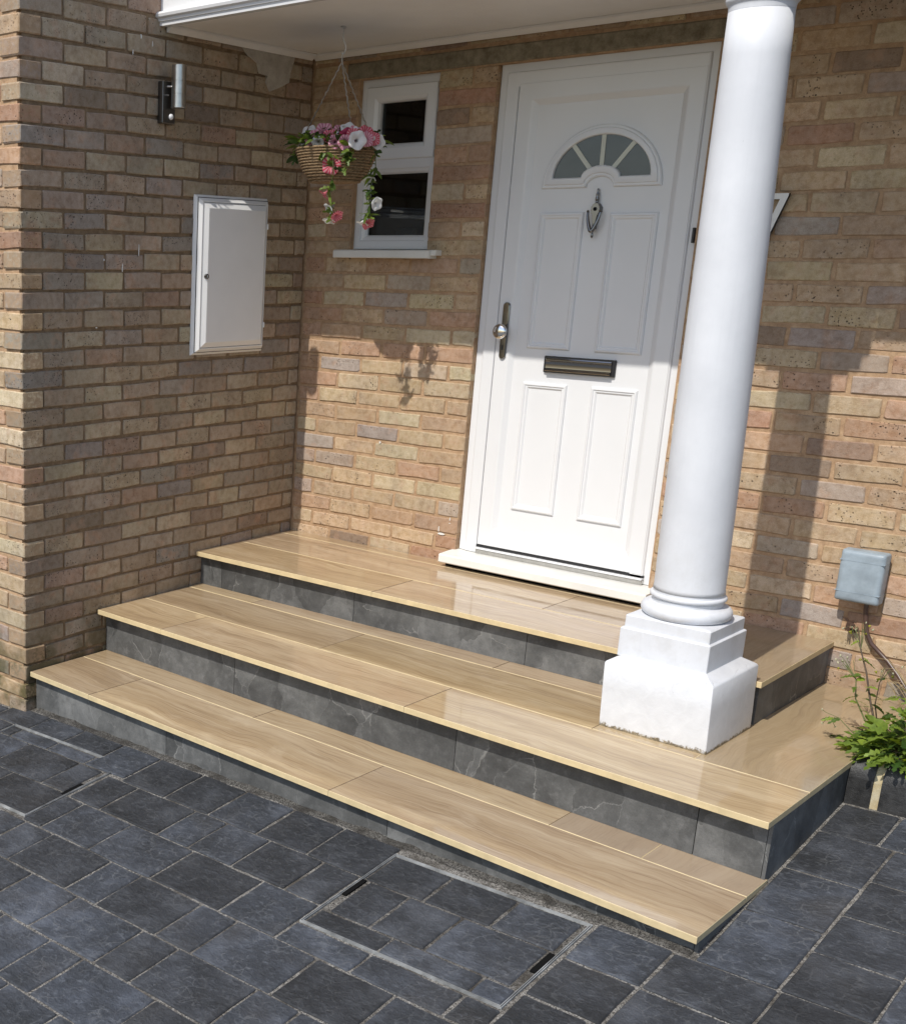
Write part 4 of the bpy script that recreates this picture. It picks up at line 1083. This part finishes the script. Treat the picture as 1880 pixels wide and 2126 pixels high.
# hanging basket
HX, HY = .545, -.505
hb = thing('hanging_basket', 'wicker hanging basket of pink and white petunias under the canopy', 'hanging basket', (HX, HY, 2.16))
coils = 13; zt, zb_ = 2.293, 2.159
def brad(z):
    t = (z - zb_) / (zt - zb_); return .088 + .080 * t ** .62
prof = [(.01, zb_ - .004)]
for k in range(coils):
    z0_ = zb_ + (zt - zb_) * k / coils; dz = (zt - zb_) / coils
    for j in range(5):
        a = math.radians(-80 + 40 * j); prof.append((brad(z0_ + dz / 2) + .0062 * math.cos(a), z0_ + dz / 2 + dz * .5 * math.sin(a)))
prof += [(brad(zt) - .012, zt), (brad(zt) - .02, zt - .03)]
MB().lathe([(r * 1.0, z) for r, z in prof], HX, HY, 48, 0, True, False).build('basket', 'wicker', hb, smooth=True)
MB().lathe([(.135, zt - .03), (.06, zt + .004), (.002, zt + .016)], HX, HY, 24).build('compost', 'soil', hb, smooth=True)
apex = (HX, HY, 2.616)
for k, a in enumerate((-138, 18, 100)):
    a = math.radians(a); e = (HX + .158 * math.cos(a), HY + .158 * math.sin(a), zt)
    n = 34; pth = []
    for i in range(n + 1):
        t = i / n; tw = i * 2.4
        pth.append((apex[0] + (e[0] - apex[0]) * t + .0022 * math.cos(tw), apex[1] + (e[1] - apex[1]) * t + .0022 * math.sin(tw), apex[2] + (e[2] - apex[2]) * t))
    MB().tube(pth, .0030, 5).build('chain', 'steel', hb)
hk = [(HX, HY, 2.748), (HX, HY, 2.70), (HX + .010, HY, 2.685), (HX + .016, HY, 2.665), (HX + .008, HY, 2.645), (HX - .004, HY, 2.65)]
MB().tube(hk, .0028, 8).build('hook', 'upvc', hb, smooth=True)
MB().tube([(HX, HY, 2.652), (HX, HY, 2.615)], .0022, 6).build('chain_link', 'steel', hb)
MB().lathe([(.012, 2.741), (.010, 2.746), (.002, 2.7475)], HX, HY, 16).build('ceiling_cup', 'upvc', hb, smooth=True)
FW = {k: flower_mesh('flower', 'petal_' + k, .034, .040) for k in ('white', 'pink', 'red', 'magenta')}
VIEW = (Vector(CAM_LOC) - Vector((HX, HY, 2.3))).normalized()
def toward(dx, dy, dz): return VIEW * 1.0 + Vector((dx, dy, dz))
def bp(x, z, fwd):
    """photo position on the basket's mid plane pulled towards the viewer by fwd metres"""
    c = Vector(CAM_LOC); p = Vector((x, -.518, z)); return p + (c - p).normalized() * (fwd - .012)
fl_list = [('white', .402, 2.360, .06, (-.5, 0, .5), 1.0), ('pink', .433, 2.330, .15, (-.2, 0, .1), 1.05), ('pink', .485, 2.358, .10, (.1, 0, .4), 1.1), ('magenta', .604, 2.333, .13, (.3, .1, .2), 1.0),
           ('white', .610, 2.362, .08, (.0, .2, .8), 1.0), ('white', .655, 2.317, .15, (.4, 0, .1), 1.05), ('red', .694, 2.340, .04, (.6, 0, .5), .95), ('white', .758, 2.304, .02, (.9, 0, .1), .85),
           ('red', .531, 2.228, .16, (-.1, 0, -.1), 1.1), ('pink', .570, 2.355, .05, (0, .1, .7), 1.0), ('pink', .64, 2.345, .06, (.3, 0, .6), .9), ('pink', .455, 2.352, .0, (-.3, .2, .9), .9), ('white', .535, 2.335, .12, (0, 0, .4), .8), ('white', .380, 2.318, .02, (-1., 0, .2), .8), ('magenta', .505, 2.345, -.05, (0, 1, 1), .9)]
fl_list += [('pink', .42, 2.345, .11, (-.3, 0, .5), .85), ('white', .455, 2.322, .17, (-.1, 0, .0), .75), ('red', .515, 2.340, .14, (0, 0, .5), .85), ('pink', .545, 2.318, .17, (.1, 0, .1), .8),
            ('pink', .595, 2.312, .17, (.1, 0, .0), .85), ('red', .632, 2.338, .12, (.2, 0, .3), .8), ('pink', .70, 2.318, .10, (.6, 0, .2), .85), ('white', .485, 2.372, .03, (-.1, .2, .9), .85), ('red', .735, 2.318, .05, (.8, 0, .3), .8)]
for c, x, z, fwd, d, s_ in fl_list: place('flower', FW[c], hb, bp(x, z, fwd), toward(*d), rnd.uniform(0, 6), s_)
for c, x, z, fwd, d in (('red', .499, 2.113, .16, (-1, -.3, -.9)), ('white', .530, 2.056, .16, (-.6, -.3, -.5)), ('white', .535, 2.009, .16, (-.2, -.3, -1.6)), ('red', .575, 2.027, .15, (.9, 0, -.8)),
                        ('white', .770, 2.073, .02, (1., 0, -.2)), ('white', .706, 1.998, .02, (-.5, 0, -1.6)), ('red', .735, 1.996, .0, (.8, 0, -1.0)), ('white', .724, 2.162, .03, (.2, 0, -1.2))):
    place('flower', FW[c], hb, bp(x, z, fwd), VIEW * .5 + Vector(d), rnd.uniform(0, 6), .78)
LV = [leaf_mesh('leaf', 'leaf', .045, .011, 0, .3, .25), leaf_mesh('leaf', 'leaf', .056, .010, 0, .2, .5), leaf_mesh('leaf', 'leaf', .034, .012, 0, .35, .1), leaf_mesh('leaf', 'leaf', .05, .013, 3, .25, .3)]
for k in range(170):
    a = rnd.uniform(0, 2 * math.pi); r = .165 * math.sqrt(rnd.random()) + .01
    z = zt + .008 + rnd.uniform(0, .075) * (1.15 - r / .2)
    d = Vector((math.cos(a), math.sin(a), rnd.uniform(-.2, 1.0)))
    place('leaf', rnd.choice(LV), hb, (HX + r * math.cos(a), HY + r * math.sin(a), z), d, rnd.uniform(-1, 1), rnd.uniform(.7, 1.15))
for k in range(7):
    place('leaf', LV[1], hb, (HX, HY + .02, 2.345), Vector((math.cos(k * .9), math.sin(k * .9) * .6, .9)), 0, 1.0)
def trail(pts, nleaf, side):
    MB().tube(pts, .0018, 6).build('trailing_stem', 'stem', hb)
    for k in range(nleaf):
        t = rnd.uniform(0.05, 1) * (len(pts) - 1); i = min(int(t), len(pts) - 2); p = Vector(pts[i]).lerp(Vector(pts[i + 1]), t - i)
        d = Vector((rnd.uniform(-1, 1), rnd.uniform(-1, .3), rnd.uniform(-.8, .35)))
        place('leaf', rnd.choice(LV), hb, p, d, rnd.uniform(-1, 1), rnd.uniform(.6, 1.05))
trail([bp(.50, 2.30, .13), bp(.535, 2.26, .175), bp(.545, 2.20, .17), bp(.53, 2.15, .165), bp(.535, 2.10, .16), bp(.55, 2.05, .155), bp(.545, 2.02, .155)], 30, 0)
trail([bp(.70, 2.30, .03), bp(.745, 2.27, .03), bp(.752, 2.21, .02), bp(.735, 2.15, .02), bp(.728, 2.10, .02), bp(.74, 2.05, .02), bp(.715, 2.01, .02)], 40, 1)
trail([bp(.41, 2.31, .10), bp(.385, 2.295, .08), bp(.355, 2.29, .06), bp(.345, 2.265, .05)], 16, 0)
trail([bp(.53, 2.30, .15), bp(.50, 2.285, .17), bp(.48, 2.265, .17)], 16, 0)
trail([bp(.62, 2.30, .14), bp(.615, 2.275, .17), bp(.61, 2.235, .165), bp(.595, 2.215, .16)], 22, 0)

# weeds by the kerb
WL = [leaf_mesh('leaf', 'weed_leaf', .062, .014, 4, .15, .25), leaf_mesh('leaf', 'weed_leaf', .045, .011, 3, .2, .3), leaf_mesh('leaf', 'weed_leaf', .034, .011, 0, .25, .2), leaf_mesh('leaf', 'weed_leaf', .05, .012, 4, .3, .5)]
bm_ = MB().lathe([(.0005, -.004), (.0024, -.003), (.003, 0), (.0026, .004), (.0012, .0065)], 0, 0, 8, 0, True, True).mesh('bud', 'bud', smooth=True)
ym_ = MB().lathe([(.001, -.004), (.003, -.002), (.0032, .002), (.0055, .006), (.002, .007)], 0, 0, 8, 0, True, True).mesh('yellow_flower', 'yellow', smooth=True)
def weed(label, root, stems, rosette, grp=None):
    t = thing('weed', label, 'weed', root, 0., grp)
    for (pts, rad, nl, nb, ml) in stems:
        MB().tube(pts, [rad * (1 - .6 * i / (len(pts) - 1)) for i in range(len(pts))], 6).build('stem', ml, t, smooth=True)
        for k in range(nl):
            u = rnd.uniform(.05, .9) * (len(pts) - 1); i = min(int(u), len(pts) - 2); p = Vector(pts[i]).lerp(Vector(pts[i + 1]), u - i)
            a = rnd.uniform(0, 6.28); place('leaf', rnd.choice(WL), t, p, (math.cos(a), math.sin(a), rnd.uniform(-.4, .6)), rnd.uniform(-.6, .6), rnd.uniform(.35, .85))
        for k in range(nb):
            e = Vector(pts[-1]) + Vector((rnd.uniform(-.04, .04), rnd.uniform(-.03, .03), rnd.uniform(-.035, .03)))
            MB().tube([pts[-2], Vector(pts[-1]).lerp(e, .5) + Vector((0, 0, .008)), e], .0008, 5).build('flower_stalk', 'stem', t)
            place('bud' if rnd.random() < .6 else 'yellow_flower', bm_ if rnd.random() < .6 else ym_, t, e, (rnd.uniform(-.6, .6), rnd.uniform(-.6, .2), .7), 0, rnd.uniform(.6, 1.0))
    cx, cy, cz = root
    for k in range(rosette[0]):
        a = rnd.uniform(0, 6.28); r = rosette[1] * math.sqrt(rnd.random())
        place('leaf', rnd.choice(WL), t, (cx + r * math.cos(a), cy + r * .8 * math.sin(a), cz + rnd.uniform(.0, rosette[2]) * (1.15 - r / rosette[1])), (math.cos(a), math.sin(a), rnd.uniform(-.35, .9)), rnd.uniform(-.9, .9), rnd.uniform(.55, 1.55))
    return t
weed('tall spindly groundsel weed leaning over the step edge', (2.905, -.60, .385),
     [([(2.89, -.60, .40), (2.85, -.575, .46), (2.815, -.545, .53), (2.78, -.51, .61), (2.745, -.48, .67), (2.72, -.46, .735)], .0045, 14, 9, 'stem_brown'),
      ([(2.88, -.61, .41), (2.825, -.60, .48), (2.785, -.59, .54), (2.775, -.585, .60), (2.735, -.57, .635)], .003, 16, 8, 'stem'),
      ([(2.86, -.58, .45), (2.835, -.565, .53), (2.835, -.56, .60), (2.845, -.555, .645)], .0028, 10, 4, 'stem_brown'),
      ([(2.87, -.62, .40), (2.80, -.62, .44), (2.755, -.62, .475), (2.73, -.62, .46)], .002, 8, 3, 'stem')], (150, .10, .17))
weed('leafy weed with a bare upright stem at the right picture edge', (3.01, -.58, .385),
     [([(3.00, -.55, .40), (2.985, -.52, .50), (2.965, -.49, .60), (2.945, -.46, .68), (2.935, -.44, .745)], .0042, 8, 10, 'stem_brown'),
      ([(2.965, -.49, .60), (2.93, -.47, .655), (2.895, -.45, .665)], .002, 2, 5, 'stem_brown'),
      ([(3.02, -.56, .40), (3.06, -.53, .52), (3.07, -.50, .64)], .003, 14, 6, 'stem')], (230, .16, .32))
weed('low bushy green weed spilling over the black kerb', (2.965, -.665, .408),
     [([(2.95, -.69, .40), (2.94, -.72, .43), (2.92, -.74, .44)], .002, 8, 0, 'stem'), ([(2.97, -.68, .40), (2.99, -.68, .47), (3.0, -.69, .52)], .0025, 14, 5, 'stem')], (150, .11, .14))
gs = thing('dry_grass', 'tuft of pale dry grass beside the brown cable at the wall', 'grass', (2.83, -.10, .40))
for k in range(26):
    a = rnd.uniform(0, 6.28); l = rnd.uniform(.10, .22)
    p0 = Vector((2.83 + rnd.uniform(-.03, .03), -.10 + rnd.uniform(-.02, .02), .395)); d = Vector((math.cos(a) * .7, math.sin(a) * .4 - .2, 1)).normalized()
    MB().tube([p0, p0 + d * l * .6, p0 + d * l * .85 + Vector((math.cos(a) * .03, 0, .0)), p0 + d * l + Vector((math.cos(a) * .08, -.01, -.03))], [.0013, .0011, .0009, .0003], 4).build('blade', 'straw', gs)
